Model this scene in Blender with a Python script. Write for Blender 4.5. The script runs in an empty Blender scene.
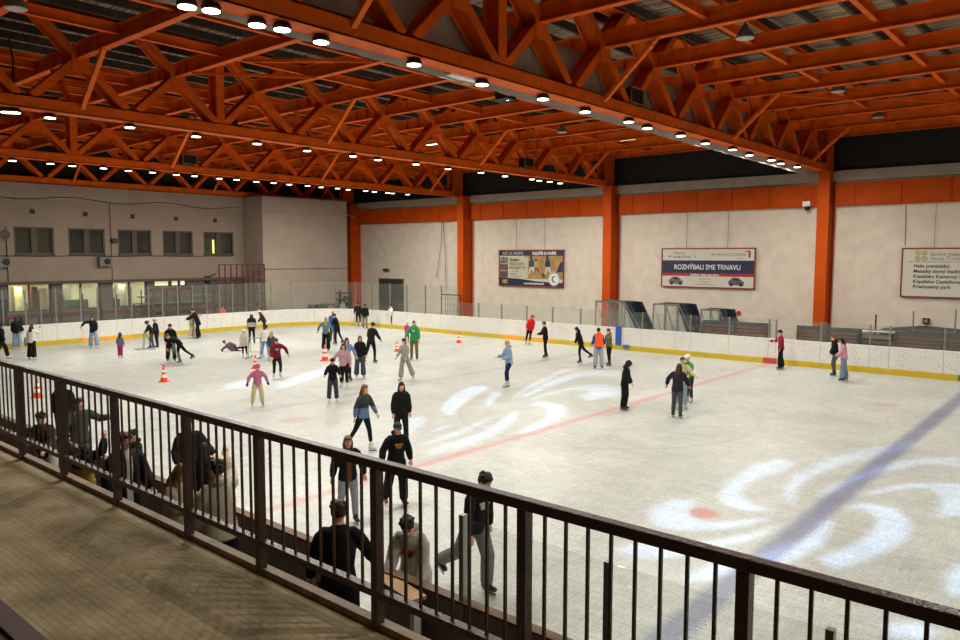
import bpy, bmesh, math, random
from mathutils import Vector, Matrix, Euler, Quaternion
random.seed(7)
C = bpy.context.scene.collection
R = math.radians
# ------------------------------------------------------------------ camera (solved from the building's straight lines)
FPX, YAW, PITCH, ROLL, H = 757.12, R(40.727), R(-4.831), R(0.091), 4.8
_cy, _sy, _cp, _sp = math.cos(YAW), math.sin(YAW), math.cos(PITCH), math.sin(PITCH)
_f = Vector((-_sy*_cp, _cy*_cp, _sp)); _r = Vector((_cy, _sy, 0)); _u = _r.cross(_f)
_c, _s = math.cos(ROLL), math.sin(ROLL)
CR, CU, CF = _r*_c+_u*_s, _u*_c-_r*_s, _f
EYE = Vector((0, 0, H))
def ray(px, py): return CR*((px-480)/FPX) + CU*((320-py)/FPX) + CF
def atz(px, py, z=0.0): d = ray(px, py); return EYE + d*((z-H)/d.z)
def aty(px, py, y): d = ray(px, py); return EYE + d*(y/d.y)
def atx(px, py, x): d = ray(px, py); return EYE + d*(x/d.x)
cam = bpy.data.cameras.new('camera'); co = bpy.data.objects.new('camera', cam); C.objects.link(co)
M = Matrix((CR, CU, -CF)).transposed().to_4x4(); M.translation = EYE
co.matrix_world = M
cam.sensor_width = 36; cam.lens = FPX/960*36; cam.clip_start = .05; cam.clip_end = 300
bpy.context.scene.camera = co
vs = bpy.context.scene.view_settings
vs.view_transform = 'Standard'; vs.look = 'None'; vs.gamma = 1; vs.use_curve_mapping = False; vs.exposure = 0.0

# ------------------------------------------------------------------ materials
def lin(h):
    h = h.lstrip('#'); o = []
    for i in (0, 2, 4):
        v = int(h[i:i+2], 16)/255; o.append(v/12.92 if v <= .04045 else ((v+.055)/1.055)**2.4)
    return (o[0], o[1], o[2], 1)
MATS = {}
def nt(m): return m.node_tree.nodes, m.node_tree.links
def mat(name, hexc, rough=.6, metal=0., var=.12, scale=6., spec=.5, bump=0., bscale=None, vec='Object', stretch=None):
    if name in MATS: return MATS[name]
    m = bpy.data.materials.new(name); m.use_nodes = True; n, l = nt(m); b = n['Principled BSDF']
    b.inputs['Roughness'].default_value = rough; b.inputs['Metallic'].default_value = metal
    b.inputs['Specular IOR Level'].default_value = spec
    c = lin(hexc)
    tc = n.new('ShaderNodeTexCoord'); mp = n.new('ShaderNodeMapping'); l.new(tc.outputs[vec], mp.inputs[0])
    if stretch: mp.inputs['Scale'].default_value = stretch
    no = n.new('ShaderNodeTexNoise'); no.inputs['Scale'].default_value = scale; no.inputs['Detail'].default_value = 4
    l.new(mp.outputs[0], no.inputs['Vector'])
    mr = n.new('ShaderNodeMapRange'); mr.inputs[1].default_value = .3; mr.inputs[2].default_value = .7
    mr.inputs[3].default_value = 1-var; mr.inputs[4].default_value = 1+var
    l.new(no.outputs[0], mr.inputs[0])
    vm = n.new('ShaderNodeVectorMath'); vm.operation = 'SCALE'; vm.inputs[0].default_value = c[:3]
    l.new(mr.outputs[0], vm.inputs['Scale']); l.new(vm.outputs[0], b.inputs['Base Color'])
    if bump:
        n2 = n.new('ShaderNodeTexNoise'); n2.inputs['Scale'].default_value = bscale or scale*4; l.new(mp.outputs[0], n2.inputs['Vector'])
        bp = n.new('ShaderNodeBump'); bp.inputs['Strength'].default_value = bump; bp.inputs['Distance'].default_value = .02
        l.new(n2.outputs[0], bp.inputs['Height']); l.new(bp.outputs[0], b.inputs['Normal'])
    MATS[name] = m; return m
def fab(h): return mat('fabric_'+h.strip('#'), h, .85, 0, .1, 9, .2, .25, 60)
def glow(name, h, s):
    if name in MATS: return MATS[name]
    m = bpy.data.materials.new(name); m.use_nodes = True; n, l = nt(m); b = n['Principled BSDF']
    b.inputs['Base Color'].default_value = (0.8, .8, .8, 1); b.inputs['Emission Color'].default_value = lin(h); b.inputs['Emission Strength'].default_value = s
    MATS[name] = m; return m
def glassmat(name, h, alpha, rough=.05):
    # thin clear sheet: mostly transparent, a fresnel reflection and a faint milky tint
    m = bpy.data.materials.new(name); m.use_nodes = True; n, l = nt(m); n.remove(n['Principled BSDF'])
    out = n['Material Output']; t = n.new('ShaderNodeBsdfTransparent'); t.inputs[0].default_value = (.97, .985, .975, 1)
    g = n.new('ShaderNodeBsdfGlossy'); g.inputs['Roughness'].default_value = rough
    d = n.new('ShaderNodeBsdfDiffuse'); d.inputs[0].default_value = lin(h)
    fr = n.new('ShaderNodeFresnel'); fr.inputs[0].default_value = 1.45
    a = n.new('ShaderNodeMixShader'); a.inputs[0].default_value = alpha; l.new(t.outputs[0], a.inputs[1]); l.new(d.outputs[0], a.inputs[2])
    gm = n.new('ShaderNodeNewGeometry'); m1 = n.new('ShaderNodeMath'); m1.operation = 'SUBTRACT'; m1.inputs[0].default_value = 1; l.new(gm.outputs['Backfacing'], m1.inputs[1]); m2 = n.new('ShaderNodeMath'); m2.operation = 'MULTIPLY'; l.new(m1.outputs[0], m2.inputs[0]); l.new(fr.outputs[0], m2.inputs[1])
    x = n.new('ShaderNodeMixShader'); l.new(m2.outputs[0], x.inputs[0]); l.new(a.outputs[0], x.inputs[1]); l.new(g.outputs[0], x.inputs[2])
    l.new(x.outputs[0], out.inputs[0]); MATS[name] = m; return m

ORANGE = mat('orange_paint', 'd95c06', .6, 0, .18, 1.6, .2, .15, 14)
ORANGE2 = mat('orange_paint_wall', 'bd4a06', .65, 0, .12, 1.2, .15)
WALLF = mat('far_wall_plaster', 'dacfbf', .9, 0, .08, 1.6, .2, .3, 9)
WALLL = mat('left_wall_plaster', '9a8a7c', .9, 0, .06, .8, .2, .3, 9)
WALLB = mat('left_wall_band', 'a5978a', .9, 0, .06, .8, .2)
DARK = mat('dark_void', '0e0c0a', .9, 0, .2, 3)
RAILM = mat('brown_rail_paint', '3c2419', .38, 0, .4, 9, .5, .3, 60)
BLACKM = mat('black_metal', '101010', .5, .2)
STEEL = mat('steel', '9a9a94', .35, .7)
ALU = mat('aluminium_post', '8b8c84', .4, .6)
WOOD = mat('worn_wood', '6e4f33', .55, 0, .3, 10, .4, .3, 40, stretch=(1, 8, 8))
GREYP = mat('grey_panel', '6b645c', .8, 0, .15, 3)
DRED = mat('dark_red_paint', '5c1518', .5, 0, .15, 6)
CONC = mat('concrete', '7b7468', .9, 0, .15, 2, .2, .4, 14)
DBLUE = mat('dark_blue_steps', '16222e', .7)
WHITE = mat('white_plastic', 'e8e6e0', .5)
GLASS = glassmat('rink_glass', 'b9c2b8', .045)
GLASS2 = glassmat('stair_glass', 'aab4ad', .08)
WINGL = glassmat('window_glass', '3c3f38', .12)

# deck: weathered dark boards
def deckmat():
    m = bpy.data.materials.new('roof_boards'); m.use_nodes = True; n, l = nt(m); b = n['Principled BSDF']; b.inputs['Roughness'].default_value = .9
    tc = n.new('ShaderNodeTexCoord'); mp = n.new('ShaderNodeMapping'); mp.inputs['Scale'].default_value = (.5, 6, 1); l.new(tc.outputs['Object'], mp.inputs[0])
    no = n.new('ShaderNodeTexNoise'); no.inputs['Scale'].default_value = 2.2; no.inputs['Detail'].default_value = 8; l.new(mp.outputs[0], no.inputs['Vector'])
    r = n.new('ShaderNodeValToRGB'); r.color_ramp.elements[0].position = .36; r.color_ramp.elements[0].color = lin('54402f'); r.color_ramp.elements[1].position = .66; r.color_ramp.elements[1].color = lin('c9b094')
    l.new(no.outputs[0], r.inputs[0]); l.new(r.outputs[0], b.inputs['Base Color'])
    w = n.new('ShaderNodeTexWave'); w.bands_direction = 'Y'; w.inputs['Scale'].default_value = 2.4; w.inputs['Distortion'].default_value = .6; l.new(tc.outputs['Object'], w.inputs['Vector'])
    bp = n.new('ShaderNodeBump'); bp.inputs['Strength'].default_value = .6; bp.inputs['Distance'].default_value = .06; l.new(w.outputs[0], bp.inputs['Height']); l.new(bp.outputs[0], b.inputs['Normal'])
    return m
DECK = deckmat()
def boardmat():
    m = bpy.data.materials.new('white_boards'); m.use_nodes = True; n, l = nt(m); b = n['Principled BSDF']; b.inputs['Roughness'].default_value = .4
    tc = n.new('ShaderNodeTexCoord')
    no = n.new('ShaderNodeTexNoise'); no.inputs['Scale'].default_value = 19; no.inputs['Detail'].default_value = 3; l.new(tc.outputs['Object'], no.inputs['Vector'])
    n2 = n.new('ShaderNodeTexNoise'); n2.inputs['Scale'].default_value = .8; n2.inputs['Detail'].default_value = 2; l.new(tc.outputs['Object'], n2.inputs['Vector'])
    r = n.new('ShaderNodeValToRGB'); e = r.color_ramp.elements; e[0].position = .33; e[0].color = lin('9c9a90'); e[1].position = .41; e[1].color = lin('e6e4dc')
    l.new(no.outputs[0], r.inputs[0])
    mx = n.new('ShaderNodeMix'); mx.data_type = 'RGBA'; mx.blend_type = 'MULTIPLY'; mx.inputs[0].default_value = .25
    l.new(r.outputs[0], mx.inputs[6]); l.new(n2.outputs[0], mx.inputs[7]); l.new(mx.outputs[2], b.inputs['Base Color'])
    return m
BOARD = boardmat()
YEL = mat('yellow_kick', 'c4a818', .5, 0, .08, 3); YEL2 = mat('orange_yellow_kick', 'e8a41c', .5, 0, .06, 3)

def icemat():
    m = bpy.data.materials.new('ice'); m.use_nodes = True; n, l = nt(m); b = n['Principled BSDF']
    tc = n.new('ShaderNodeTexCoord'); sep = n.new('ShaderNodeSeparateXYZ'); l.new(tc.outputs['Object'], sep.inputs[0])
    def mth(op, a, bb=None, c=None):
        x = n.new('ShaderNodeMath'); x.operation = op
        for i, v in enumerate((a, bb, c)):
            if v is None: continue
            if isinstance(v, (int, float)): x.inputs[i].default_value = v
            else: l.new(v, x.inputs[i])
        return x.outputs[0]
    def noise(sc, st=(1, 1, 1), rot=0, det=3, dist=0):
        mp = n.new('ShaderNodeMapping'); mp.inputs['Scale'].default_value = st; mp.inputs['Rotation'].default_value = (0, 0, rot); l.new(tc.outputs['Object'], mp.inputs[0])
        o = n.new('ShaderNodeTexNoise'); o.inputs['Scale'].default_value = sc; o.inputs['Detail'].default_value = det; o.inputs['Distortion'].default_value = dist; l.new(mp.outputs[0], o.inputs['Vector']); return o.outputs[0]
    n1 = noise(.35); n2 = noise(1.2, (1, 9, 1), R(20), 6, 1.5); n3 = noise(1.6, (9, 1, 1), R(-15), 6, 1.5); n4 = noise(26, det=4)
    s = mth('ADD', mth('MULTIPLY', n1, .35), mth('ADD', mth('MULTIPLY', n2, .35), mth('ADD', mth('MULTIPLY', n3, .3), mth('MULTIPLY', n4, .5))))
    r = n.new('ShaderNodeValToRGB'); e = r.color_ramp.elements; e[0].position = .56; e[0].color = lin('929690'); e[1].position = .90; e[1].color = lin('c6c9c2')
    l.new(s, r.inputs[0]); col = r.outputs[0]
    # skate scratches: thin bright curved lines
    for k, (sc, rot) in enumerate(((.5, .4), (.7, -.6), (.9, 1.3))):
        wv = noise(sc, (1, 2.6, 1), rot, 1, 2.5)
        d = mth('ABSOLUTE', mth('SUBTRACT', mth('FRACT', mth('MULTIPLY', wv, 22)), .5))
        k_ = mth('MULTIPLY', mth('LESS_THAN', d, .035), mth('GREATER_THAN', noise(1.7, rot=rot+.5), .52))
        mx = n.new('ShaderNodeMix'); mx.data_type = 'RGBA'; l.new(mth('MULTIPLY', k_, .5), mx.inputs[0]); l.new(col, mx.inputs[6]); mx.inputs[7].default_value = lin('f2f1ea'); col = mx.outputs[2]
    wob = mth('MULTIPLY', mth('SUBTRACT', n4, .5), .45)
    X = mth('ADD', sep.outputs[0], wob); Y = mth('ADD', sep.outputs[1], wob)
    def lay(mask, hexc, a):
        nonlocal col
        mx = n.new('ShaderNodeMix'); mx.data_type = 'RGBA'; l.new(mth('MULTIPLY', mask, a), mx.inputs[0]); l.new(col, mx.inputs[6]); mx.inputs[7].default_value = lin(hexc); col = mx.outputs[2]
    def band(v, c0, hw, soft=.06):
        q = n.new('ShaderNodeMapRange'); q.inputs[1].default_value = hw+soft; q.inputs[2].default_value = hw-soft; q.interpolation_type = 'SMOOTHSTEP'
        l.new(mth('ABSOLUTE', mth('SUBTRACT', v, c0)), q.inputs[0]); return q.outputs[0]
    lay(band(X, -12.15, .15, .1), 'c8545a', .42)
    lay(band(X, -4.22, .22, .12), '3c4682', .60)
    lay(band(X, -20.3, .16, .1), '6a6f96', .22)
    lay(band(X, -40.3, .04), 'c8545a', .35)
    def dist(cx, cy):
        v = n.new('ShaderNodeVectorMath'); v.operation = 'DISTANCE'; cmb = n.new('ShaderNodeCombineXYZ'); l.new(X, cmb.inputs[0]); l.new(Y, cmb.inputs[1]); l.new(cmb.outputs[0], v.inputs[0]); v.inputs[1].default_value = (cx, cy, 0); return v.outputs['Value']
    for cx, cy, rr in ((-5.85, 13.25, .28), (-18.4, 13.0, .42), (-35.2, 13.2, .35), (-35.2, 27.0, .35), (-18.4, 27.0, .35), (-5.9, 27.0, .35)):
        lay(band(dist(cx, cy), 0, rr, .08), 'c84a48', .6 if cx > -6 and cy < 20 else .28)
    lay(band(dist(-12.15, 20.0), 4.5, .04, .03), '4a5560', .2)
    lay(band(dist(-35.2, 13.2), 4.5, .05, .03), 'c05a5a', .25)
    l.new(col, b.inputs['Base Color'])
    b.inputs['Roughness'].default_value = .38; b.inputs['Specular IOR Level'].default_value = .35
    bp = n.new('ShaderNodeBump'); bp.inputs['Strength'].default_value = .25; bp.inputs['Distance'].default_value = .01; l.new(s, bp.inputs['Height']); l.new(bp.outputs[0], b.inputs['Normal'])
    return m
ICE = icemat()
def pavermat():
    m = bpy.data.materials.new('balcony_pavers'); m.use_nodes = True; n, l = nt(m); b = n['Principled BSDF']; b.inputs['Roughness'].default_value = .85; b.inputs['Specular IOR Level'].default_value = .25
    tc = n.new('ShaderNodeTexCoord'); mp = n.new('ShaderNodeMapping'); mp.inputs['Rotation'].default_value = (0, 0, 0); l.new(tc.outputs['Object'], mp.inputs[0])
    br = n.new('ShaderNodeTexBrick'); br.inputs['Scale'].default_value = 1; br.inputs['Brick Width'].default_value = .1; br.inputs['Row Height'].default_value = .05; br.inputs['Mortar Size'].default_value = .004; br.inputs['Mortar Smooth'].default_value = .6
    br.inputs['Color1'].default_value = lin('b09e7a'); br.inputs['Color2'].default_value = lin('a8966f'); br.inputs['Mortar'].default_value = lin('97876a'); l.new(mp.outputs[0], br.inputs['Vector'])
    no = n.new('ShaderNodeTexNoise'); no.inputs['Scale'].default_value = 2.3; no.inputs['Detail'].default_value = 7; l.new(tc.outputs['Object'], no.inputs['Vector'])
    r = n.new('ShaderNodeValToRGB'); r.color_ramp.elements[0].position = .32; r.color_ramp.elements[0].color = (.38, .36, .34, 1); r.color_ramp.elements[1].position = .62; r.color_ramp.elements[1].color = (1, 1, 1, 1); l.new(no.outputs[0], r.inputs[0])
    mx = n.new('ShaderNodeMix'); mx.data_type = 'RGBA'; mx.blend_type = 'MULTIPLY'; mx.inputs[0].default_value = .75; l.new(br.outputs[0], mx.inputs[6]); l.new(r.outputs[0], mx.inputs[7])
    l.new(mx.outputs[2], b.inputs['Base Color'])
    bp = n.new('ShaderNodeBump'); bp.inputs['Strength'].default_value = .35; bp.inputs['Distance'].default_value = .01; l.new(br.outputs[1], bp.inputs['Height']); bp.invert = True; l.new(bp.outputs[0], b.inputs['Normal'])
    return m
PAVE = pavermat()

# ------------------------------------------------------------------ mesh helpers
def link(o): C.objects.link(o); return o
def tag(o, label=None, cat=None, group=None, kind=None):
    if label: o['label'] = label
    if cat: o['category'] = cat
    if group: o['group'] = group
    if kind: o['kind'] = kind
    return o
def thing(name, label, cat, loc=(0, 0, 0), rz=0, group=None):
    o = bpy.data.objects.new(name, None); o.empty_display_size = .2; link(o); o.location = loc; o.rotation_euler = (0, 0, rz)
    return tag(o, label, cat, group)
def obj(name, bm, m, parent=None, smooth=False, loc=None):
    me = bpy.data.meshes.new(name); bmesh.ops.recalc_face_normals(bm, faces=bm.faces[:]); bm.to_mesh(me); bm.free()
    for x in (m if isinstance(m, (list, tuple)) else [m]): me.materials.append(x)
    if smooth: me.polygons.foreach_set('use_smooth', [True]*len(me.polygons))
    o = bpy.data.objects.new(name, me); link(o)
    if parent: o.parent = parent
    if loc is not None: o.location = loc
    return o
def part(name, me, parent, loc=(0, 0, 0), rz=0, label=None):     # linked-data part
    o = bpy.data.objects.new(name, me); link(o); o.parent = parent; o.location = loc; o.rotation_euler = (0, 0, rz)
    if label: o['label'] = label
    return o
def mesh_of(name, bm, m, smooth=False):
    me = bpy.data.meshes.new(name); bmesh.ops.recalc_face_normals(bm, faces=bm.faces[:]); bm.to_mesh(me); bm.free()
    for x in (m if isinstance(m, (list, tuple)) else [m]): me.materials.append(x)
    if smooth: me.polygons.foreach_set('use_smooth', [True]*len(me.polygons))
    return me
def B(): return bmesh.new()
def box(bm, x0, x1, y0, y1, z0, z1, mi=0):
    v = [bm.verts.new((x, y, z)) for x in (x0, x1) for y in (y0, y1) for z in (z0, z1)]
    for q in ((0, 1, 3, 2), (4, 6, 7, 5), (0, 4, 5, 1), (2, 3, 7, 6), (0, 2, 6, 4), (1, 5, 7, 3)):
        f = bm.faces.new([v[i] for i in q]); f.material_index = mi
    return bm
def bar(bm, a, b, w, d, side=(1, 0, 0), mi=0):                   # rectangular bar a->b; w along `side`, d across
    a, b = Vector(a), Vector(b); t = (b-a).normalized(); s = Vector(side); s = (s-t*s.dot(t)).normalized(); n = t.cross(s)
    v = [bm.verts.new(p+s*(w/2*i)+n*(d/2*j)) for p in (a, b) for i in (-1, 1) for j in (-1, 1)]
    for q in ((0, 1, 3, 2), (4, 6, 7, 5), (0, 4, 5, 1), (2, 3, 7, 6), (0, 2, 6, 4), (1, 5, 7, 3)):
        f = bm.faces.new([v[i] for i in q]); f.material_index = mi
    return bm
def ibeam(bm, a, b, w, h, tf=.03, tw=.03, up=(0, 0, 1)):         # I section, flanges top and bottom along `up`
    a, b, u = Vector(a), Vector(b), Vector(up); t = (b-a).normalized(); u = (u-t*u.dot(t)).normalized(); s = t.cross(u)
    bar(bm, a+u*(h/2-tf/2), b+u*(h/2-tf/2), w, tf, s); bar(bm, a-u*(h/2-tf/2), b-u*(h/2-tf/2), w, tf, s); bar(bm, a, b, tw, h-2*tf, s)
    return bm
def tube(bm, pts, rad, side=(1, 0, 0), n=10, mi=0, dome=.55):
    pts = [Vector(p) for p in pts]; rings = []; side = Vector(side)
    rad = [(r, r) if isinstance(r, (int, float)) else r for r in (rad if isinstance(rad, (list, tuple)) and len(rad) == len(pts) else [rad]*len(pts))]
    for i, p in enumerate(pts):
        t = (pts[min(i+1, len(pts)-1)]-pts[max(i-1, 0)]).normalized()
        s = side-t*side.dot(t)
        if s.length < 1e-3: s = Vector((.3, 1, .2)); s = s-t*s.dot(t)
        s.normalize(); f = t.cross(s); a, b = rad[i]
        ring = lambda q, k: [bm.verts.new(q+s*(a*k*math.cos(j*2*math.pi/n))+f*(b*k*math.sin(j*2*math.pi/n))) for j in range(n)]
        if i == 0 and dome: rings.append(ring(p-t*min(a, b)*dome, .6))
        rings.append(ring(p, 1))
        if i == len(pts)-1 and dome: rings.append(ring(p+t*min(a, b)*dome, .6))
    for r0, r1 in zip(rings, rings[1:]):
        for j in range(n):
            f = bm.faces.new((r0[j], r0[(j+1) % n], r1[(j+1) % n], r1[j])); f.material_index = mi
    for r in (rings[0][::-1], rings[-1]): f = bm.faces.new(r); f.material_index = mi
    return bm
def ball(bm, c, r, rot=None, mi=0, u=12, v=8):
    r = (r, r, r) if isinstance(r, (int, float)) else r
    M_ = Matrix.Translation(Vector(c)) @ (rot.to_4x4() if rot else Matrix()) @ Matrix.Diagonal((*r, 1))
    res = bmesh.ops.create_uvsphere(bm, u_segments=u, v_segments=v, radius=1, matrix=M_)
    if mi:
        for vv in res['verts']:
            for f in vv.link_faces: f.material_index = mi
    return bm
def prism(bm, poly, axis, lo, hi, mi=0):                         # polygon in the plane of the other two axes
    def P(a, b, c): return {'x': (c, a, b), 'y': (a, c, b), 'z': (a, b, c)}[axis]
    v0 = [bm.verts.new(P(a, b, lo)) for a, b in poly]; v1 = [bm.verts.new(P(a, b, hi)) for a, b in poly]; n = len(poly)
    for f in (v0[::-1], v1): bm.faces.new(f).material_index = mi
    for i in range(n): bm.faces.new((v0[i], v0[(i+1) % n], v1[(i+1) % n], v1[i])).material_index = mi
    return bm
def lathe(bm, prof, n=16, c=(0, 0, 0), mi=0):
    rings = [[bm.verts.new((c[0]+r*math.cos(j*2*math.pi/n), c[1]+r*math.sin(j*2*math.pi/n), c[2]+z)) for j in range(n)] for r, z in prof]
    for a, b in zip(rings, rings[1:]):
        for j in range(n): bm.faces.new((a[j], a[(j+1) % n], b[(j+1) % n], b[j])).material_index = mi
    for r in (rings[0][::-1], rings[-1]): bm.faces.new(r).material_index = mi
    return bm
def struct(name, bm, m, parent=None, **k):
    o = obj(name, bm, m, parent, **k)
    if not parent: o['kind'] = 'structure'
    return o

# ================================================================== BUILDING
XL, YN, YF, RC = -43.8, 5.86, 34.1, 4.7     # board lines and corner radius
YW, XW = 40.0, -48.0                        # far wall and left wall
ZB = 8.92                                   # underside of the trusses
o = struct('floor', box(B(), -44.2, 16.2, 5.7, 34.3, -.1, 0), ICE)
o = struct('trim_1', B(), CONC)
bm = B(); box(bm, -50, 18, 34.3, 40.2, -.1, -.005); box(bm, -50, -44.2, 5.7, 34.3, -.1, -.005); box(bm, -50, 18, 3.1, 5.7, -.1, -.005)
bpy.data.objects.remove(o); o = struct('floor_surround', bm, mat('rubber_surround', '4c4a46', .9, 0, .2, 2)); o.name = 'floor'
# players' area floor in front of the balcony
BZ = .25
o = struct('floor', box(B(), -30, 6, 3.1, 5.68, -.004, BZ), mat('players_floor', '2c2a28', .9, 0, .3, 3))
# balcony slab, with front fascia
FZ = 2.5
o = struct('floor', box(B(), -34, 8, 1.5, 3.08, 2.2, FZ), PAVE)
struct('wall_balcony', box(B(), -34, 8, 2.85, 2.98, -.1, 2.2), mat('balcony_underwall', '3a3530', .9))
o = struct('trim_1', bar(B(), (-34, 3.03, FZ+.02), (8, 3.03, FZ+.02), .05, .07, (0, 0, 1)), mat('kerb', '8d7c68', .7, 0, .25, 5, .3, .3)); 
o = struct('trim_2', bar(B(), (-34, 1.44, FZ+.02), (8, 1.44, FZ+.02), .3, .12, (0, 0, 1)), mat('step_nosing', '4a3026', .7, 0, .2, 5))
o = struct('floor', box(B(), -34, 8, -4.9, 1.38, 2.2, FZ+.15), mat('tribune_floor', '4b352a', .8, 0, .25, 4))
# walls
struct('wall_far', box(B(), -48.2, 18, YW, YW+.3, -.1, 9.0), WALLF)
struct('wall_far_upper', box(B(), -48.2, 18, YW+.02, YW+.3, 9.0, 11.97), mat('black_louvres', '12100e', .8, 0, .4, 1.5, stretch=(.3, 1, 14)))
o = struct('trim_3', tube(B(), [(-48, YW-.02, 9.0), (18, YW-.02, 9.0)], .05, n=6), mat('wall_cap', '4b433b', .8))
# pale rounded duct band along the top of the far wall
struct('trim_4', bar(B(), (-47.5, YW-.1, 8.72), (18, YW-.1, 8.72), .5, .2, (0, 0, 1)), mat('pale_strip', 'a39a8c', .8, 0, .08, 2))
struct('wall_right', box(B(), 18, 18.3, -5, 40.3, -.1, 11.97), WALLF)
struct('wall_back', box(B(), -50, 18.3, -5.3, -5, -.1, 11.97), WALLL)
# left wall with openings: window strip upstairs, glazed rooms downstairs
wins = [(14.9+.5, 17.5), (18.29, 20.4), (21.19, 23.32), (24.08, 26.16), (26.95, 29.2)]
WZ0, WZ1 = 4.85, 6.42
shops = [(14.95, 17.25), (17.8, 20.05), (20.75, 22.95)]
smalls = [(23.45, 24.5), (24.6, 25.15), (25.2, 25.65)]
def wall_cells(bm, x0, x1, ys, ye, z0, z1, holes):
    cuts = sorted({ys, ye, *[h[0] for h in holes], *[h[1] for h in holes]}); 
    for a, b in zip(cuts, cuts[1:]):
        hs = sorted([(h[2], h[3]) for h in holes if h[0] <= a+1e-6 and h[1] >= b-1e-6]); z = z0
        for c, d in hs: box(bm, x0, x1, a, b, z, c); z = d
        box(bm, x0, x1, a, b, z, z1)
holes = [(a, b, WZ0, WZ1) for a, b in wins]
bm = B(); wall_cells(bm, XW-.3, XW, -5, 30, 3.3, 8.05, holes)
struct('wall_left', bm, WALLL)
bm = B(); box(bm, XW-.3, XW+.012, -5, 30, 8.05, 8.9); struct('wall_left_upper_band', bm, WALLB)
holes = [(a, b, 1.55, 3.3) for a, b in shops]+[(a, b, 2.78, 3.25) for a, b in smalls]
bm = B(); wall_cells(bm, XW-.3, XW-.05, -5, 30, -.1, 3.3, holes)
struct('wall_left_lower', bm, mat('ground_floor_wall', '6a5f57', .85, 0, .12, 1))
struct('trim_5', box(B(), XW-.1, XW+.16, -5, 30, 3.12, 3.3), mat('ledge', '5a5048', .8))
# projecting stair block in the corner
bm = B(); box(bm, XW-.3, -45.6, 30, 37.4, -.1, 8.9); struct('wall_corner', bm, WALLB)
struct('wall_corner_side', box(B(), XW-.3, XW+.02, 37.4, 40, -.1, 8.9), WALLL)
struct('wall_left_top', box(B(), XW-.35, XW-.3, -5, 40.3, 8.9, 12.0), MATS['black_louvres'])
# plaster joints and cables on the left walls
WIRE = mat('dark_cable', '2e2824', .7)
def cable(name, pts, label, r=.018, m=WIRE, cat='cable', group=None):
    o = obj(name, tube(B(), pts, r, n=5, dome=0), m); return tag(o, label, cat, group)
cable('cable', [(XW+.05, y, 8.1+.12*math.sin(y*1.1)) for y in [14+i*.55 for i in range(30)]], 'wavy dark cable sagging along the top band of the left wall')
cable('cable', [(XW+.05, y, 4.78-.02*(i % 3)) for i, y in enumerate([5+i*1.5 for i in range(17)])], 'straight dark cable running just under the upstairs windows')
cable('cable', [(-45.55, y, 7.75-.03*math.sin(y*3)) for y in [30+i*.5 for i in range(15)]]+[(-45.5, 37.4, 7.9), (-46.3, 38.9, 7.75)], 'thin pale cable crossing the corner block towards the column', .02, mat('pale_cable', 'a39d92', .7))
cable('cable', [(XW+.05, 20.75, 8.0), (XW+.05, 20.75, 3.3)], 'vertical conduit beside the second upstairs window', .018)
cable('cable', [(XW+.05, 15.0, 6.4), (XW+.05, 15.0, 3.3)], 'vertical conduit at the left edge of the left wall', .022)
cable('cable', [(-45.55, y, 3.86) for y in (30, 33, 37.3)], 'straight horizontal cable at mid height of the corner block', .012)
# windows upstairs
WFR = mat('window_frame_brown', '54453a', .6)
for i, (a, b) in enumerate(wins):
    z0, z1 = WZ0, WZ1; fr = bpy.data.objects.new('window_%d' % (i+1), None); link(fr); fr.location = (XW-.1, (a+b)/2, z0); fr['kind'] = 'structure'
    w = b-a; bm = B()
    for y in (-w/2+.05, w/2-.05): box(bm, -.05, .07, y-.05, y+.05, 0, z1-z0)
    for z in (.05, z1-z0-.05): box(bm, -.05, .07, -w/2, w/2, z-.05, z+.05)
    box(bm, -.05, .06, -.16, .16, 0, z1-z0)
    obj('window_frame', bm, WFR, fr)
    for s in (-1, 1):
        obj('pane', box(B(), -.01, .0, s*(w/4)-w/4+.1 if s < 0 else .1, -.1 if s < 0 else w/2-.1, .08, z1-z0-.08), WINGL, fr)
        obj('curtain', box(B(), -.12, -.1, (-w/2+.1) if s < 0 else .12, -.12 if s < 0 else w/2-.1, .06, z1-z0-.06), mat('curtain_%d' % i, ['5e5547', '3f4038', '3c3d37', '403c35', '4a4d40'][i], .9, 0, .25, 12, stretch=(1, 6, .4)), fr)
    obj('sill', box(B(), -.05, .14, -w/2-.03, w/2+.03, -.07, 0), WFR, fr)
t = obj('fluorescent_tube', tube(B(), [(XW-.14, 27.72, 4.98), (XW-.14, 27.72, 5.85)], .07, n=8), glow('tube_yellow', 'e8ea6a', 1.2)); tag(t, 'glowing yellow tube seen in the upstairs window nearest the corner', 'lamp')
# vents
for i, (y, z) in enumerate(((16.4, 7.3), (19.3, 7.27), (22.16, 7.25), (25.03, 7.22), (27.83, 7.2))):
    v = thing('wall_vent', 'small square dark vent high on the left wall, number %s from the left' % ['one', 'two', 'three', 'four', 'five'][i], 'vent', (XW, y, z), 0, 'square vents above the upstairs windows')
    v['label'] = 'small dark square vent on left wall above ' + ['the leftmost upstairs window', 'the second upstairs window', 'the middle upstairs window', 'the fourth upstairs window', 'the upstairs window nearest the corner'][i]
    obj('frame', box(B(), 0, .04, -.13, .13, -.13, .13), mat('vent_frame', '4a3c33', .8), v)
    bm = B(); [bar(bm, (.05, -.1, z_), (.05, .1, z_), .02, .02) for z_ in (-.08, -.03, .03, .08)]; obj('grille', bm, BLACKM, v)
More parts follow.
